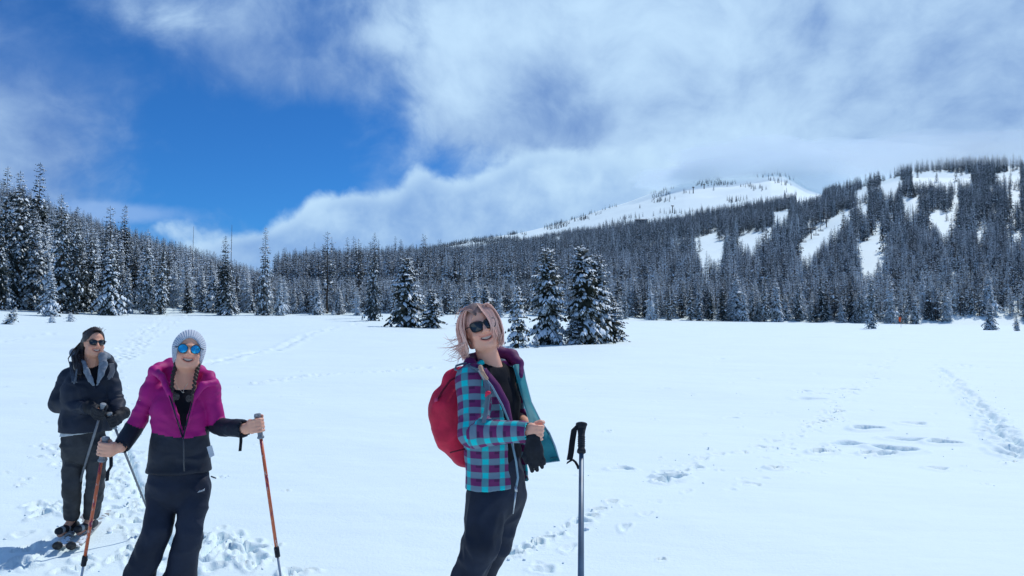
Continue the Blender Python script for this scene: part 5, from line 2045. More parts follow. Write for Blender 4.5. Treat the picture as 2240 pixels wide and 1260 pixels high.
    # hair: a cap under many loose locks
    f = Field(*bounds([hc], .2), .005)
    scalp_hair(f, hc, R, hs)
    f.cone(Lh(.0, -.045, .0), Lh(.0, -.045, -.085), .080 * hs, .070 * hs, .02)
    f.ell(Lh(.004, .098, -.030), R, V(.068, .100, .108) * hs, .008, 'cut')
    f.cone(Lh(0, .03, -.05), Lh(0, .05, -.16), .066, .066, .004, op='cut')
    f.plane(Lh(0, 0, -.085), R @ V(0, 0, -1), .01)
    v, q = f.mesh()
    v = relax(v, q, 1)
    cap = (v, q)
    r_ = np.random.default_rng(77)
    root_c, mid_c, tip_c = V(.15, .10, .085), V(.84, .45, .355), V(.92, .61, .50)
    mb = MB()
    cols = []

    def lock(pts, w, ra, rb, c0=.0, shade=1.0):
        n0 = len(mb.v)
        # smooth the control points into a curve
        P = [V(*p) for p in pts]
        C_ = []
        m = len(P) - 1
        for i in range(m):
            p0, p1, p2, p3 = P[max(i - 1, 0)], P[i], P[i + 1], P[min(i + 2, m)]
            for t in (0, .33, .66):
                C_.append(.5 * ((2 * p1) + (-p0 + p2) * t + (2 * p0 - 5 * p1 + 4 * p2 - p3) * t * t + (-p0 + 3 * p1 - 3 * p2 + p3) * t ** 3))
        C_.append(P[-1])
        n_ = len(C_)
        rad = [w * (ra + (rb - ra) * (i / (n_ - 1))) * (1 if i < n_ - 1 else .3) for i in range(n_)]
        mb.tube([Vector(p) for p in C_], rad, 4, False)
        for i in range(n_):
            t = min(1, c0 + (1 - c0) * i / (n_ - 1))
            c_ = root_c * (1 - min(1, t * 3.2)) + mid_c * min(1, t * 3.2) if t < .31 else mid_c * (1 - (t - .31) / .69) + tip_c * (t - .31) / .69
            cols.extend([c_ * shade] * 4)
    # part line runs back over the crown a little to her right
    for i in range(420):
        back = r_.uniform(-1, 1)                            # -1 front, 1 back
        side = 1 if r_.random() < .5 else -1
        y0 = .070 - (back + 1) * .085
        st_ = (-.008 + side * .006 + r_.normal() * .004, y0, .118 - .9 * (y0 + .02) ** 2 * 8 + r_.normal() * .002)
        sw = r_.uniform(.85, 1.15)
        yb_ = y0 - .02 - r_.uniform(0, .03)
        if side < 0:                                        # picture left: blown out behind
            fly = max(0, r_.normal() * .5 + .25)
            end = (-.085 - .075 * fly * r_.random() - .016 * r_.random(), yb_ - .03 - .03 * r_.random(), -.084 - .052 * r_.random() + .05 * fly)
            pts = [st_, (-.055 * sw, y0 * .95, .100), (-.087 * sw, yb_ * .9 + .005, .035), (-.092 - .012 * r_.random(), yb_, -.045), end]
        else:
            end = (.050 + .028 * r_.random(), yb_ + .03 + .02 * r_.random(), -.086 - .034 * r_.random())
            pts = [st_, (.050 * sw, y0 * .98, .104), (.085 * sw, yb_ * .95 + .012, .035), (.090 + .006 * r_.random(), yb_ + .012, -.045), end]
        lock([Lh(*p) for p in pts], .0036 * r_.uniform(.6, 1.3), 1.0, .55, 0, r_.uniform(.72, 1.2))
    # locks across her left eye and cheek
    for i in range(46):
        a = r_.random()
        x0 = .012 + .05 * a
        end = (.018 + .052 * a + r_.normal() * .006, .092 - .045 * a + r_.normal() * .004, -.030 - .075 * a - .03 * r_.random())
        pts = [(x0 * .3, .060 - .02 * a, .116), (x0, .084 - .02 * a, .075), (x0 + .012, .101 - .032 * a, .03), (x0 + .016, .104 - .040 * a, -.012), end]
        lock([Lh(*p) for p in pts], .0030 * r_.uniform(.5, 1.2), 1.0, .35, .1, r_.uniform(.75, 1.25))
    # wisps thrown out to the left
    for i in range(26):
        z0 = r_.uniform(-.10, .02)
        ln = r_.uniform(.04, .13)
        pts = [(-.080, -.02 - .04 * r_.random(), z0 + .02), (-.100, -.02, z0 - .004), (-.100 - ln * .55, -.02 + .02 * r_.normal(), z0 - .018 + .012 * r_.normal()), (-.100 - ln, -.03, z0 - .012 + .025 * r_.normal())]
        lock([Lh(*p) for p in pts], .0026 * r_.uniform(.4, 1.1), 1.0, .25, .4, r_.uniform(.8, 1.2))
    for i in range(20):                                      # flyaways at the crown
        x0 = r_.uniform(-.06, .04)
        pts = [(x0, .02 - .03 * r_.random(), .112 - 6 * x0 * x0), (x0 - .015, .0, .122 - 5 * x0 * x0 + .003 * r_.normal()), (x0 - .030 - .02 * r_.random(), -.01, .120 - 5 * x0 * x0 + .004 * r_.normal()), (x0 - .05, -.02, .104 - 5 * x0 * x0 + .008 * r_.normal())]
        lock([Lh(*p) for p in pts], .0013, 1.0, .4, .05, .9)
    vv = np.array([tuple(p) for p in mb.v])
    capc = hair_colours(v, hc, R, hs, (.20, .14, .12), (.72, .38, .30), .03, .12)
    nb = len(v)
    me = mesh_from('hair', list(v) + list(vv), [tuple(f_) for f_ in q] + [tuple(i + nb for i in f_) for f_ in mb.f], [M_hair])
    attr_col(me, 'Col', np.concatenate([capc, np.array(cols)]))
    link('hair', me, root)
    return dict(D=D, fwd=fwd, left=left, chest=chest, waist=waist, hips=hips, shR=shR, neck=neck, gc=gc)


PM = person_magenta()
PD = person_dark()
PP = person_plaid()
# ------------------------------------------------------------------ poles, skis, pack, glove
M_orange = bpy.data.materials.new('orange_pole')
M_orange.use_nodes = True
_T = NT(M_orange.node_tree)
_b = M_orange.node_tree.nodes['Principled BSDF']
_b.inputs['Roughness'].default_value = .38
_tc = _T.n('ShaderNodeTexCoord')
_n = _T.noise(_T.vmath('MULTIPLY', _tc.outputs['Object'], (60, 60, 22)), 1.0, 3, .6)
_n2 = _T.noise(_T.vmath('MULTIPLY', _tc.outputs['Object'], (90, 90, 34)), 1.0, 2, .6)
_T.link(_T.mix(_T.smooth(_n2, .60, .64), _T.mix(_T.smooth(_n, .56, .60), (.62, .13, .045), (.30, .02, .06)), (.55, .42, .36)), _b.inputs['Base Color'])
M_grey_pole = mat('grey_pole', (.17, .18, .20), .35, .5, metal=.4, vary=.15, vscale=30)
M_blue_pole = mat('blue_pole', (.085, .135, .20), .38, .45, metal=.15, vary=.2, vscale=18)
M_blue_line = mat('blue_line', (.03, .14, .40), .4, .4)
M_grip_grey = mat('grip_grey', (.22, .25, .28), .6, .3)
M_grip_black = mat('grip_black', (.012, .014, .020), .62, .35, vary=.3, vscale=60, bump=(150, .4, .002))
M_strap = mat('strap_black', (.013, .015, .020), .85, .15, bump=(300, .4, .002))
M_snowbit = M_tsnow


def ribbon(mb, pts, w, wdir, th=.002):
    """flat webbing with thickness along pts"""
    P = [V(*p) for p in pts]
    n0 = len(mb.v)
    wd = V(wdir) / np.linalg.norm(wdir)
    for i, p in enumerate(P):
        t = P[min(i + 1, len(P) - 1)] - P[max(i - 1, 0)]
        nn = np.cross(t, wd)
        nn /= np.linalg.norm(nn) + 1e-9
        for a, b in ((-1, -1), (1, -1), (1, 1), (-1, 1)):
            mb.v.append(Vector(p + wd * a * w / 2 + nn * b * th / 2))
    for i in range(len(P) - 1):
        for s in range(4):
            a, b = n0 + i * 4 + s, n0 + i * 4 + (s + 1) % 4
            mb.f.append((a, b, b + 4, a + 4))
    mb.f.append((n0 + 3, n0 + 2, n0 + 1, n0))
    e = n0 + (len(P) - 1) * 4
    mb.f.append((e, e + 1, e + 2, e + 3))


def lathe(mb, prof, seg=12, ez=1.0):
    """revolve (z, r) about the local z axis"""
    o = len(mb.v)
    for z, r in prof:
        for s in range(seg):
            a = 2 * math.pi * s / seg
            mb.v.append(Vector((r * math.cos(a), r * ez * math.sin(a), z)))
    for i in range(len(prof) - 1):
        for s in range(seg):
            s2 = (s + 1) % seg
            mb.f.append((o + i * seg + s, o + i * seg + s2, o + (i + 1) * seg + s2, o + (i + 1) * seg + s))
    mb.f.append(tuple(o + s for s in range(seg))[::-1])
    mb.f.append(tuple(o + (len(prof) - 1) * seg + s for s in range(seg)))


def pole(top, tip, label, kind, strap_pts=None, group=None, face=None):
    top, tip = Vector(top), Vector(tip)
    ax = top - tip
    L = ax.length
    root = empty('ski_pole', tip - ax.normalized() * .06)
    rot = ax.to_track_quat('Z', 'Y')
    root.rotation_mode = 'QUATERNION'
    root.rotation_quaternion = rot
    inv = rot.inverted()
    loc = lambda p: inv @ (Vector(p) - root.location)
    L += .06
    tag(root, label, 'ski pole', group)
    if kind == 'orange':
        up_m, r_up, r_lo, split = M_orange, .0088, .0068, L * .44
    elif kind == 'grey':
        up_m, r_up, r_lo, split = M_grey_pole, .0088, .0080, L * .02
    else:
        up_m, r_up, r_lo, split = M_blue_pole, .0072, .0098, L * .02
    gl = .097 if kind == 'blue' else .135
    mb = MB()
    if kind == 'blue':
        lathe(mb, [(split, .0118), (L * .6, .0104), (L - gl + .01, .0072)])
    else:
        lathe(mb, [(split, r_up * (1 if kind == 'orange' else .82)), (L * .7, r_up), (L - gl + .01, r_up)])
    link('shaft', mb.mesh('shaft', up_m), root)
    if kind == 'orange':
        mb = MB()
        lathe(mb, [(.03, r_lo * .8), (split + .05, r_lo)])
        link('lower_shaft', mb.mesh('lower_shaft', M_silver), root)
        mb = MB()
        lathe(mb, [(split - .028, .012), (split - .024, .0135), (split + .020, .0135), (split + .026, .0115)])
        mb.tube([(.012, 0, split - .015), (.019, 0, split), (.012, 0, split + .015)], .005, 6)
        link('clamp', mb.mesh('clamp', M_grip_black), root)
    mb = MB()
    lathe(mb, [(.0, .002), (.02, .005), (.06, .006)])
    link('tip', mb.mesh('tip', M_silver), root)
    mb = MB()
    lathe(mb, [(.065, .008), (.070, .040), (.075, .042), (.080, .012)], 16)
    link('basket', mb.mesh('basket', M_grip_black), root)
    # grip: collar, ribbed body, flared head
    mb = MB()
    g0 = L - gl
    if kind == 'orange':
        lathe(mb, [(g0 + .002, .013), (g0 + .006, .0185), (g0 + .014, .0185), (g0 + .018, .0140), (g0 + .03, .0135), (g0 + .05, .0150), (g0 + .07, .0138), (g0 + .10, .0140), (L - .022, .0150)], 14)
        link('grip', mb.mesh('grip', M_grip_grey), root)
        mb = MB()
        lathe(mb, [(L - .024, .0150), (L - .015, .0175), (L - .006, .0205), (L - .001, .0200), (L + .002, .0150)], 14, .8)
        mb.tube([(.012, 0, L - .012), (.022, 0, L - .008), (.030, 0, L - .016)], [.010, .0085, .005], 7)
        link('grip_head', mb.mesh('grip_head', M_grip_grey), root)
    else:
        prof = [(g0, .010), (g0 + .004, .017), (g0 + .012, .0165), (g0 + .018, .0128)]
        for i in range(5):
            q_ = (gl - .062) / 5
            z = g0 + .022 + i * q_
            prof += [(z, .0130), (z + q_ * .3, .0144), (z + q_ * .65, .0144), (z + q_ * .95, .0130)]
        prof += [(L - .030, .0140), (L - .020, .0158)]
        gs = .82 if kind == 'blue' else 1.0
        lathe(mb, [(z_, r_ * gs) for z_, r_ in prof], 14)
        link('grip', mb.mesh('grip', M_grip_black if kind == 'blue' else M_grip_grey), root)
        mb = MB()
        lathe(mb, [(z_, r_ * gs) for z_, r_ in [(L - .022, .0158), (L - .010, .0190), (L - .003, .0225), (L + .001, .0215), (L + .003, .0160)]], 16, .85)
        link('grip_head', mb.mesh('grip_head', M_grip_grey if kind == 'grey' else M_grip_black), root)
    if strap_pts:
        mb = MB()
        for pts, w, wd in strap_pts:
            ribbon(mb, [loc(p) for p in pts], w, inv @ Vector(wd))
        link('strap', mb.mesh('strap', M_strap, False), root)
    return root, L, loc


D2 = 4.3
pole(PM['topR'], PM['tipR'], 'orange ski pole in the magenta-jacketed person\'s fist in front of the dark-clad skier', 'orange',
     [([pt(240, 985, D2 - .12), pt(243, 1003, D2 - .13), pt(243, 1020, D2 - .13), pt(236, 1032, D2 - .13), pt(234, 1052, D2 - .13)], .018, (1, .2, .2))], 'orange ski poles')
pole(PM['topL'], PM['tipL'], 'orange ski pole held out over untouched snow at arm\'s length', 'orange',
     [([pt(548, 938, D2 - .09), pt(536, 944, D2 - .10), pt(527, 950, D2 - .10), pt(527, 966, D2 - .10), pt(525, 987, D2 - .10)], .016, (1, .2, .1))], 'orange ski poles')
D1 = PD['D']
pole(PD['topA'], PD['tipA'], 'grey ski pole planted by the dark-clad person\'s nearer boot, crossing the legs', 'grey', None, 'grey ski poles')
pole(PD['topB'], PD['tipB'], 'grey ski pole slanting down behind the magenta-jacketed person\'s leg', 'grey', None, 'grey ski poles')

# the pole planted close to the camera
tB = pt(1272, 927, 2.5)
bB = Vector((at(1264, 1700, 1.8).x, 1.8, 0.0))
rootB, LB, locB = pole(tB, bB, 'dark blue ski pole with a black ribbed grip and strap standing alone in the snow', 'blue',
                       [([pt(1266, 930, 2.49), pt(1256, 940, 2.485), pt(1252, 965, 2.485), pt(1249, 990, 2.485), pt(1246, 1006, 2.485)], .019, (1, .15, 0)),
                        ([pt(1252, 1006, 2.485), pt(1246, 1009, 2.48), pt(1240, 1013, 2.475)], .007, (.3, .2, 1)),
                        ([pt(1252, 1005, 2.485), pt(1259, 1011, 2.48), pt(1263, 1018, 2.475), pt(1266, 1026, 2.475)], .008, (1, .3, .2))])
# white ribs on the grip, slanted letters and stripes printed down the shaft
mb = MB()
for i in range(5):
    a = locB(pt(1270, 949 + i * 6.2, 2.2))
    z = LB - .074 + i * .0075
    mb.tube([(-.005, -.0112, z), (.002, -.0124, z + .004), (.008, -.0098, z + .003)], .0008, 4)
link('grip_mark', mb.mesh('grip_mark', M_grip_grey), rootB)


def shaft_r(z):
    return np.interp(z, [LB * .02, LB * .6, LB - .09], [.0118, .0104, .0072]) + .0004


def stroke(mb, pts, w=.0011):
    """print laid on the shaft; pts are (across in -1..1, z)"""
    out = []
    for u, z in pts:
        r = shaft_r(z)
        a = u * 1.0
        out.append(Vector((r * math.sin(a), -r * math.cos(a), z)))
    mb.tube(out, w, 4)


mb = MB()
zt = LB - .285
hgt, step = .026, .033
# letters read along the shaft, drawn from below upwards
glyphs = {
    'S': [[(.5, .9), (.1, 1), (-.4, .75), (-.3, .55), (.3, .45), (.4, .25), (0, 0), (-.5, .1)]],
    'C': [[(.5, .85), (0, 1), (-.45, .7), (-.45, .3), (0, 0), (.5, .15)]],
    'O': [[(0, 0), (-.45, .3), (-.45, .7), (0, 1), (.45, .7), (.45, .3), (0, 0)]],
    'I': [[(0, 1), (0, 0)]],
    'A': [[(-.5, 0), (0, 1), (.5, 0)], [(-.25, .4), (.25, .4)]],
    'R': [[(-.4, 0), (-.4, 1), (.3, .9), (.3, .6), (-.4, .5)], [(-.1, .5), (.45, 0)]],
}
for i, ch in enumerate('ICAR'):
    for s_ in glyphs[ch]:
        stroke(mb, [(y_ * 1.3 - .75, zt - .05 + i * step + x_ * hgt * .9 + (y_ - .5) * .006) for x_, y_ in s_], .0009)
stroke(mb, [(.1, LB - .165), (.3, LB - .158), (.2, LB - .150), (-.1, LB - .158)], .0012)
link('shaft_lettering', mb.mesh('shaft_lettering', M_grip_grey), rootB)
mb = MB()
stroke(mb, [(-.15, LB - .64), (.0, LB - .52), (.2, LB - .44)], .0012)
stroke(mb, [(-.45, LB - .47), (.25, LB - .40)], .0022)
stroke(mb, [(-.1, LB - .42), (.3, LB - .37)], .0016)
link('shaft_stripe', mb.mesh('shaft_stripe', M_grip_grey), rootB)
mb = MB()
stroke(mb, [(.05, .25), (.05, LB - .46)], .0010)
link('shaft_line', mb.mesh('shaft_line', M_blue_line), rootB)


# skis of the person at the back
M_ski = mat('ski_top', (.34, .33, .31), .45, .4, vary=.35, vscale=9)
M_ski_tip = mat('ski_tip', (.018, .018, .020), .45, .4)
for an, tp, lab in ((PD['anR'], G(126, 1214), 'narrow touring ski under the dark-clad person\'s boot nearest the grey pole, half buried in snow'),
                    (PD['anL'], G(156, 1214), 'narrow touring ski under the other boot, its dark round tip poking from the snow')):
    a0 = Vector((an[0], an[1], 0))
    d = (Vector((tp.x, tp.y, 0)) - a0).normalized()
    sd = Vector((-d.y, d.x, 0))
    tipL = (Vector((tp.x, tp.y, 0)) - a0).length
    mb = MB()
    st = [(-.75, .022, .012), (-.4, .024, .012), (0, .024, .014), (.3, .026, .013), (tipL - .22, .029, .014), (tipL - .12, .030, .022), (tipL - .05, .030, .042), (tipL, .026, .066)]
    for s_, w, z in st:
        for a, b in ((-1, 0), (1, 0), (1, 1), (-1, 1)):
            mb.v.append(d * s_ + sd * w * a + Vector((0, 0, z + .010 * b)))
    for i in range(len(st) - 1):
        for k_ in range(4):
            p, q = i * 4 + k_, i * 4 + (k_ + 1) % 4
            mb.f.append((p, q, q + 4, p + 4))
    mb.f += [(3, 2, 1, 0)]
    root = empty('ski', a0)
    tag(root, lab, 'ski', 'touring skis')
    link('ski_body', mb.mesh('ski_body', M_ski, False), root)
    mb = MB()
    P0 = d * (tipL + .004)
    n_ = 16
    for b in (0, 1):
        for i in range(n_):
            an_ = 2 * math.pi * i / n_
            mb.v.append(P0 + sd * .034 * math.cos(an_) + Vector((0, 0, .070 + .032 * math.sin(an_))) + d * (.016 * b + .012 * math.sin(an_)))
    for i in range(n_):
        j = (i + 1) % n_
        mb.f.append((i, j, n_ + j, n_ + i))
    mb.f += [tuple(range(n_))[::-1], tuple(range(n_, 2 * n_))]
    link('ski_tip', mb.mesh('ski_tip', M_ski_tip), root)
    mb = MB()
    for s_ in (.06, .12):
        mb.tube([d * s_ - sd * .03 + Vector((0, 0, .03)), d * s_ + Vector((0, 0, .05)), d * s_ + sd * .03 + Vector((0, 0, .03))], .008, 6)
    link('binding', mb.mesh('binding', M_boot_grey), root)
    mb = MB()
    rs = random.Random(int(an[0] * 100))
    for i in range(26):                                         # snow lying on the ski
        c_ = d * rs.uniform(.16, tipL - .10) + sd * rs.uniform(-.02, .02)
        r = rs.uniform(.010, .024)
        o = len(mb.v)
        for j in range(6):
            mb.v.append(c_ + Vector((r * math.cos(j * 1.047), r * math.sin(j * 1.047), .024)))
        mb.v.append(c_ + Vector((0, 0, .026 + r * .6)))
        mb.f += [(o + j, o + (j + 1) % 6, o + 6) for j in range(6)]
    tag(link('ski_snow', mb.mesh('ski_snow', M_snowbit), root), kind='stuff')

# small grey pack of the person at the back: two shoulder straps show
M_packgrey = mat('pack_grey', (.10, .115, .14), .8, .2, vary=.2, vscale=30, bump=(200, .4, .003))
pd = empty('backpack', Vector(PD['chest'] - PD['fwd'] * .24) )
tag(pd, 'grey backpack worn by the dark-clad person, its two straps showing at the shoulders', 'backpack')
pl = pd.location
f = Field(*bounds([PD['chest'] - PD['fwd'] * .24], .30), .010)
f.cone(PD['chest'] - PD['fwd'] * .25 + V(0, 0, .06), PD['chest'] - PD['fwd'] * .25 - V(0, 0, .16), .12, .13, .02, (PD['fwd'], 1.35))
v, q = f.mesh()
link('bag', mesh_np('bag', v - V(*pl), q, [M_packgrey]), pd)
mb = MB()
Dd = D1
ribbon(mb, [pt(158, 792, Dd + .06) - V(*pl), pt(158, 806, Dd - .03) - V(*pl), pt(160, 820, Dd - .100) - V(*pl), pt(163, 836, Dd - .165) - V(*pl)], .040, (1, .1, 0), .012)
ribbon(mb, [pt(168, 808, Dd - .15) - V(*pl), pt(166, 825, Dd - .175) - V(*pl), pt(162, 840, Dd - .18) - V(*pl)], .012, (1, .1, 0), .006)
link('strap', mb.mesh('strap', M_packgrey, False), pd)
mb = MB()
ribbon(mb, [pt(240, 790, Dd + .08) - V(*pl), pt(245, 798, Dd - .02) - V(*pl), pt(246, 812, Dd - .07) - V(*pl), pt(240, 826, Dd - .115) - V(*pl)], .036, (1, .2, 0), .012)
ribbon(mb, [pt(244, 818, Dd - .11) - V(*pl), pt(238, 830, Dd - .14) - V(*pl)], .014, (1, .2, 0), .006)
link('strap', mb.mesh('strap', M_packgrey, False), pd)

# red backpack
M_red = mat('red_pack', (.60, .014, .055), .6, .3, vary=.18, vscale=10, bump=(70, .35, .004))
M_red_dark = mat('red_pack_seam', (.12, .006, .022), .7, .2)
M_beige = mat('beige_toggle', (.50, .30, .20), .6, .3)
M_cord = mat('grey_cord', (.12, .17, .22), .6, .3)
Dp = PP['D']
fw = PP['fwd']
bc = pt(1002, 912, Dp + .10)
rp = empty('backpack', Vector(bc))
tag(rp, 'red backpack on the back of the person in plaid', 'backpack')
f = Field(*bounds([bc], .36), .0075)
f.chain([pt(1003, 842, Dp + .10), pt(996, 890, Dp + .09), pt(1004, 945, Dp + .09), pt(1020, 992, Dp + .09)], [.070, .098, .100, .068], .05, (PP['left'], .80))
f.chain([pt(988, 828, Dp + .09), pt(1010, 822, Dp + .10)], [.030, .040], .05)
f.chain([pt(962, 868, Dp + .08), pt(961, 905, Dp + .06), pt(978, 962, Dp + .05)], [.030, .040, .036], .04)
v, q = f.mesh()
v = relax(v, q, 1)
v = wrinkle(v, q, .009, (9, 9, 7), 95, .55)
link('bag', mesh_np('bag', v - bc, q, [M_red]), rp)
mb = MB()
mb.tube([pt(1001, 824, Dp - .02) - bc, pt(985, 832, Dp - .01) - bc, pt(966, 858, Dp - .01) - bc, pt(953, 884, Dp + .01) - bc, pt(952, 915, Dp + .02) - bc, pt(962, 950, Dp + .02) - bc], .005, 6)
mb.tube([pt(985, 990, Dp - .02) - bc, pt(1005, 985, Dp - .055) - bc, pt(1025, 980, Dp - .06) - bc], .004, 6)
link('seam', mb.mesh('seam', M_red_dark), rp)
mb = MB()
P = [pt(950, 872, Dp - .01) - bc, pt(958, 870, Dp - .02) - bc, pt(958, 878, Dp - .02) - bc, pt(950, 880, Dp - .01) - bc]
mb.add([Vector(p) for p in P] + [Vector(p + V(0, .008, 0)) for p in P], [(0, 1, 2, 3), (7, 6, 5, 4), (0, 4, 5, 1), (1, 5, 6, 2), (2, 6, 7, 3), (3, 7, 4, 0)])
link('loop', mb.mesh('loop', mat('pink_loop', (.5, .05, .14), .6)), rp)
mb = MB()
ribbon(mb, [p - bc for p in (pt(1012, 822, Dp + .03), pt(1030, 806, Dp - .10), pt(1050, 812, Dp - .205), pt(1062, 832, Dp - .255), pt(1067, 862, Dp - .270), pt(1064, 895, Dp - .265), pt(1058, 925, Dp - .27))], .020, (1, .25, 0), .006)
ribbon(mb, [p - bc for p in (pt(1060, 828, Dp - .265), pt(1070, 842, Dp - .275), pt(1072, 862, Dp - .280), pt(1066, 905, Dp - .275))], .006, (1, .25, 0), .004)
link('strap', mb.mesh('strap', M_cord, False), rp)
mb = MB()
mb.tube([p - bc for p in (pt(1036, 794, Dp - .06), pt(1014, 795, Dp - .10), pt(998, 800, Dp - .12), pt(995, 808, Dp - .13), pt(1004, 812, Dp - .14), pt(1030, 803, Dp - .16), pt(1046, 808, Dp - .20))], .0055, 6)
mb.tube([p - bc for p in (pt(1040, 797, Dp - .12), pt(1022, 798, Dp - .13), pt(1040, 806, Dp - .19))], .004, 6)
link('cord', mb.mesh('cord', M_cord), rp)
f = Field(*bounds([pt(1055, 815, Dp - .26)], .07), .0035)
f.chain([pt(1051, 803, Dp - .245), pt(1056, 815, Dp - .268), pt(1065, 828, Dp - .275)], [.011, .008, .008], .008)
v, q = f.mesh()
link('toggle', mesh_np('toggle', v - bc, q, [M_beige]), rp)
f = Field(*bounds([pt(1067, 861, Dp - .28)], .05), .0035)
f.ell(pt(1068, 859, Dp - .286), np.eye(3), V(.014, .010, .009), 0)
f.cone(pt(1066, 860, Dp - .286), pt(1062, 867, Dp - .286), .008, .004, .005)
v, q = f.mesh()
link('buckle', mesh_np('buckle', v - bc, q, [M_red]), rp)

# black glove hanging from the hand
f = Field(*bounds([pt(1170, 1000, Dp - .33)], .16), .004)
gd = Dp - .335
f.cone(pt(1166, 962, gd), pt(1168, 985, gd), .034, .040, .02, (V(0, 1, 0), 1.8))
f.cone(pt(1168, 985, gd), pt(1172, 1002, gd), .040, .036, .02, (V(0, 1, 0), 1.7))
for a, b, c_, r in (((1157, 1003), (1161, 1018), (1164, 1030), .0115), ((1167, 1005), (1172, 1018), (1175, 1028), .0115), ((1177, 1003), (1183, 1014), (1186, 1022), .0105), ((1185, 998), (1189, 1006), (1191, 1014), .0095)):
    f.chain([pt(*a, gd), pt(*b, gd - .006), pt(*c_, gd - .004)], [r, r * .95, r * .85], .005)
f.chain([pt(1152, 985, gd), pt(1147, 1000, gd - .01), pt(1152, 1012, gd - .012)], [.012, .011, .009], .006)
v, q = f.mesh()
v = relax(v, q, 1)
gl_ = link('glove', mesh_np('glove', v - V(*pt(1170, 985, gd)), q, [M_glove]))
gl_.location = Vector(pt(1170, 985, gd))
tag(gl_, 'black glove dangling fingers down below the plaid person\'s bare hand', 'glove')

# ------------------------------------------------------------------ things far off
M_flag = mat('orange_flag', (.75, .10, .02), .7, .2)
M_stick = mat('bamboo_stick', (.40, .34, .25), .7, .2)
x, y, H = by_pixel(1970, 716, 694)
rt = empty('marker_pole', (x, y, tz(x, y)))
tag(rt, 'thin marker pole with a small orange flag at the right edge of the meadow', 'marker pole')
mb = MB()
mb.tube([(0, 0, -.3), (0, 0, H)], .035, 6)
link('stick', mb.mesh('stick', M_stick), rt)
mb = MB()
mb.add([(-.42, 0, H + .02), (.02, .02, H + .05), (.12, 0, H - .20), (-.02, 0, H - .95), (-.36, .02, H - .85), (-.42, .03, H + .02), (.02, .05, H + .05), (.12, .03, H - .20), (-.02, .03, H - .95), (-.36, .05, H - .85)],
       [(0, 1, 2, 3, 4), (9, 8, 7, 6, 5), (0, 5, 6, 1), (1, 6, 7, 2), (2, 7, 8, 3), (3, 8, 9, 4), (4, 9, 5, 0)])
link('flag', mb.mesh('flag', M_flag, False), rt)

# dead twig standing in the snow behind the person at the back
x, y, H = by_pixel(191, 722, 705, 44)
rt = empty('twig', (x, y, tz(x, y)))
tag(rt, 'bare cross-shaped twig standing in the snow above the dark-clad person\'s head', 'twig')
mb = MB()
mb.tube([(0, 0, -.2), (.01, 0, H * .6), (-.01, 0, H)], [.035, .03, .02], 6)
link('stem', mb.mesh('stem', M_bark), rt)
mb = MB()
mb.tube([(-.12, 0, H * .62), (0, 0, H * .68), (.11, 0, H * .64)], [.012, .035, .012], 6)
mb.tube([(-.07, .02, H * .80), (0, 0, H * .82), (.05, .03, H * .86)], [.01, .025, .01], 6)
mb.tube([(0, 0, H * .3), (.05, 0, H * .22)], [.03, .01], 6)
link('side_shoot', mb.mesh('side_shoot', M_bark), rt)

M_tower = mat('tower_steel', (.06, .065, .075), .6, .3, metal=.3)
M_hut = mat('hut_wood', (.17, .165, .165), .8, .2, vary=.3, vscale=.8)


def hill_at(px, py):
    """where the line of sight to (px, py) meets the slope"""
    u = (px - CX) / F
    ds = np.arange(230, 2700, 2.0)
    zz = terrain(u * ds, ds)
    yp = 705 - (zz - EYE) / ds * F
    ok = np.where(yp <= py)[0]
    d = float(ds[ok[0]]) if len(ok) else 2500.0
    return u * d, d


for (px, yb_, yt_, lab) in [(1777, 523, 508, 'lowest ski lift tower with a T-shaped head on the open piste'), (1811, 497, 477, 'ski lift tower at the bend of the open piste below the trees'),
                            (1519, 422, 408, 'tiny ski lift tower on the bright upper snow slope'), (1473, 465, 449, 'ski lift tower low on the bright upper slope'), (1543, 411, 402, 'highest tiny ski lift tower on the bright upper slope')]:
    x, y = hill_at(px, yb_)
    H = max((yb_ - yt_) / F * y, 6)
    rt = empty('lift_tower', (x, y, tz(x, y)))
    tag(rt, lab, 'lift tower', 'ski lift towers on the mountain')
    rt.rotation_euler[2] = .4
    mb = MB()
    mb.tube([(0, 0, -1), (0, 0, H)], [.45 * y / 700, .35 * y / 700], 8)
    link('mast', mb.mesh('mast', M_tower), rt)
    mb = MB()
    mb.tube([(-2.6, 0, H), (2.6, 0, H)], .35 * y / 700, 6)
    for sx in (-2.5, 2.5):
        mb.tube([(sx, -1.2, H - .5), (sx, 1.2, H - .5)], .3 * y / 700, 6)
        mb.tube([(sx, 0, H), (sx, 0, H - .6)], .2 * y / 700, 5)
    link('crossarm', mb.mesh('crossarm', M_tower), rt)
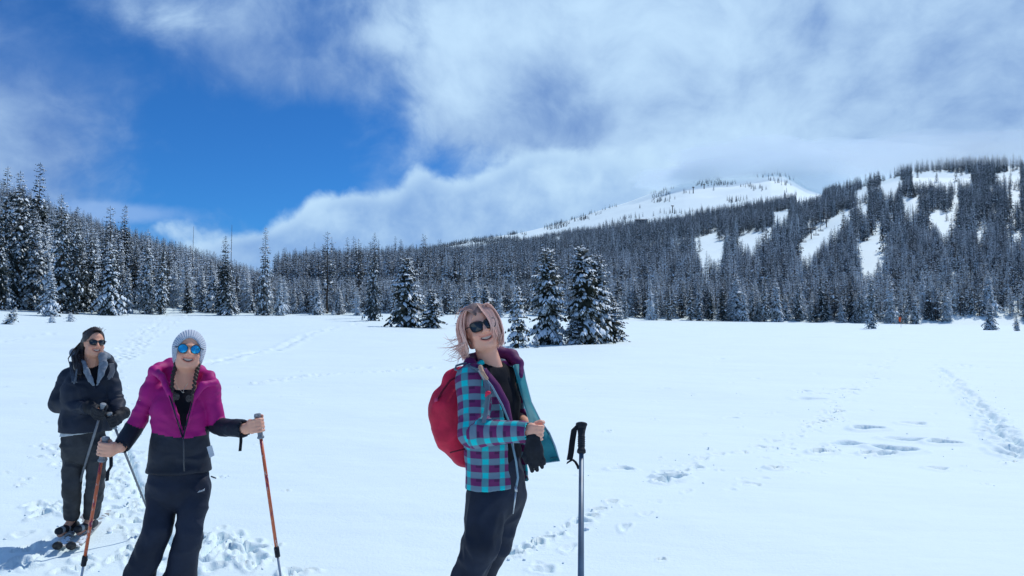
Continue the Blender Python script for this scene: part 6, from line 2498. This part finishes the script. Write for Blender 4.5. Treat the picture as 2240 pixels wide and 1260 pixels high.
# chairs between the towers
ch0 = None
for (px, py, lab) in [(1757, 527, 'lift chair low over the piste left of the T-shaped tower'), (1750, 541, 'lowest lift chair, just above the treetops'), (1785, 512, 'lift chair just above the T-shaped tower'), (1795, 503, 'upper lift chair below the bend of the piste')]:
    x, y = hill_at(px, py + 9)
    p = at(px, py, y)
    if ch0 is None:
        rt = empty('lift_chair', p)
        mb = MB()
        mb.tube([(0, 0, 3.2), (0, 0, 0)], .14, 5)
        link('hanger', mb.mesh('hanger', M_tower), rt)
        mb = MB()
        mb.tube([(-1.6, 0, 0), (1.6, 0, 0)], .16, 5)
        mb.tube([(-1.6, -.5, -.7), (1.6, -.5, -.7)], .18, 5)
        for sx in (-1.6, 1.6):
            mb.tube([(sx, 0, 0), (sx, 0, -.7), (sx, -.5, -.75)], .1, 5)
        link('seat', mb.mesh('seat', M_tower), rt)
        ch0 = rt
    else:
        rt = ch0.copy()
        COL.objects.link(rt)
        rt.location = p
        for c_ in ch0.children:
            k_ = c_.copy()
            COL.objects.link(k_)
            k_.parent = rt
    rt['label'], rt['category'], rt['group'] = lab, 'lift chair', 'chairs of the ski lift'
# hut on the ridge
x, y = hill_at(1404, 489)
zb_ = tz(x, y)
hw_, hh_ = 13 / F * y, 9 / F * y
hut = empty('mountain_hut', (x, y, zb_))
tag(hut, 'low dark lodge on the forested ridge below the bright snow slope', 'lodge')
mb = MB()


def box(mb, x0, x1, y0, y1, z0, z1):
    mb.add([(x0, y0, z0), (x1, y0, z0), (x1, y1, z0), (x0, y1, z0), (x0, y0, z1), (x1, y0, z1), (x1, y1, z1), (x0, y1, z1)],
           [(3, 2, 1, 0), (4, 5, 6, 7), (0, 1, 5, 4), (1, 2, 6, 5), (2, 3, 7, 6), (3, 0, 4, 7)])


box(mb, -hw_, hw_, -5, 5, -3, hh_)
link('wall', mb.mesh('wall', M_hut, False), hut)
mb = MB()
mb.add([(-hw_ * 1.1, -6, hh_ + .02), (hw_ * 1.1, -6, hh_ + .02), (hw_ * 1.1, 6, hh_ + .02), (-hw_ * 1.1, 6, hh_ + .02), (-hw_ * 1.1, 0, hh_ + 1.6), (hw_ * 1.1, 0, hh_ + 1.6)],
       [(3, 2, 1, 0), (0, 1, 5, 4), (2, 3, 4, 5), (1, 2, 5), (3, 0, 4)])
link('roof', mb.mesh('roof', mat('hut_roof', (.34, .37, .41), .7, .2), False), hut)
mw = mat('hut_glass', (.02, .025, .035), .2, .5)
for i in range(4):
    mb = MB()
    cx_ = -hw_ * .72 + i * hw_ * .48
    box(mb, cx_ - hw_ * .15, cx_ + hw_ * .15, -5.12, -4.9, hh_ * .45, hh_ * .80)
    link('window', mb.mesh('window', mw, False), hut)


# ------------------------------------------------------------------ loose clods thrown up round the tracks
def ground_at(x, y):
    a_, r0 = math.atan2(x, y), y if abs(math.atan2(x, y)) < .64 else math.hypot(x, y)
    j = int(np.clip(np.searchsorted(AZ, a_), 1, len(AZ) - 1))
    i = int(np.clip(np.searchsorted(RR, y), 1, len(RR) - 1))
    return float(gz[i, j])


rc = np.random.default_rng(12)
cv, cq = [], []
picks = [m for m in marks if m[1] < 26]
for n_ in range(620):
    mx, my, mw, ml, ma, md, mr = picks[rc.integers(len(picks))]
    a_, r_d = rc.uniform(0, 6.28), max(mw, ml) * rc.uniform(.9, 3.2)
    x, y = mx + r_d * math.cos(a_), my + r_d * math.sin(a_)
    if y < 2.6:
        continue
    s_ = rc.uniform(.005, .014) * (1 if rc.random() > .08 else 1.7)
    z = ground_at(x, y) + s_ * .05
    o = len(cv)
    th = rc.uniform(0, 6.28)
    for (dx, dy, dz) in ((1, 0, 0), (0, 1, 0), (-1, 0, 0), (0, -1, 0), (.6, .6, .75), (-.6, .55, .7), (-.55, -.6, .8), (.6, -.6, .65), (0, 0, -.8)):
        q_ = s_ * rc.uniform(.7, 1.3)
        cv.append((x + q_ * (dx * math.cos(th) - dy * math.sin(th)), y + q_ * (dx * math.sin(th) + dy * math.cos(th)), z + q_ * dz * .8))
    cq += [(o, o + 1, o + 4), (o + 1, o + 2, o + 5), (o + 2, o + 3, o + 6), (o + 3, o, o + 7), (o + 4, o + 5, o + 6, o + 7),
           (o + 4, o + 1, o + 5), (o + 5, o + 2, o + 6), (o + 6, o + 3, o + 7), (o + 7, o, o + 4), (o + 1, o, o + 8), (o + 2, o + 1, o + 8), (o + 3, o + 2, o + 8), (o, o + 3, o + 8)]
tag(link('snow_clods', mesh_from('snow_clods', cv, cq, [M_tsnow], True)), kind='stuff')

# ------------------------------------------------------------------ low cloud lying on the mountain
M_cloud = bpy.data.materials.new('cloud_vapour')
M_cloud.use_nodes = True
_t = M_cloud.node_tree
_t.nodes.clear()
_o = _t.nodes.new('ShaderNodeOutputMaterial')
_p = _t.nodes.new('ShaderNodeVolumePrincipled')
_p.inputs['Color'].default_value = (.83, .93, 1.0, 1)
_p.inputs['Density'].default_value = 0.0055
_p.inputs['Anisotropy'].default_value = 0.25
_t.links.new(_p.outputs[0], _o.inputs['Volume'])
import bmesh
for (px, py, d, hw_, hh_, dp) in [(1650, 362, 2350, 180, 40, 240), (1745, 394, 2380, 110, 44, 150), (1570, 378, 2400, 130, 24, 200), (1880, 356, 2400, 230, 40, 150), (1480, 394, 2420, 100, 18, 160), (2130, 342, 880, 260, 34, 110), (1960, 345, 900, 170, 30, 100)]:
    c = at(px, py, d)
    bm = bmesh.new()
    bmesh.ops.create_icosphere(bm, subdivisions=4, radius=1.0)
    for v_ in bm.verts:
        n3 = np.array([tuple(v_.co)]) * 2.0 + px
        v_.co *= 1 + .30 * float(fbm(n3, 3, 7)[0])
        v_.co = Vector((v_.co.x * hw_ / F * d, v_.co.y * dp, v_.co.z * hh_ / F * d))
    me = bpy.data.meshes.new('cloud')
    bm.to_mesh(me)
    bm.free()
    me.materials.append(M_cloud)
    o = link('cloud', me)
    o.location = c
    tag(o, kind='stuff')
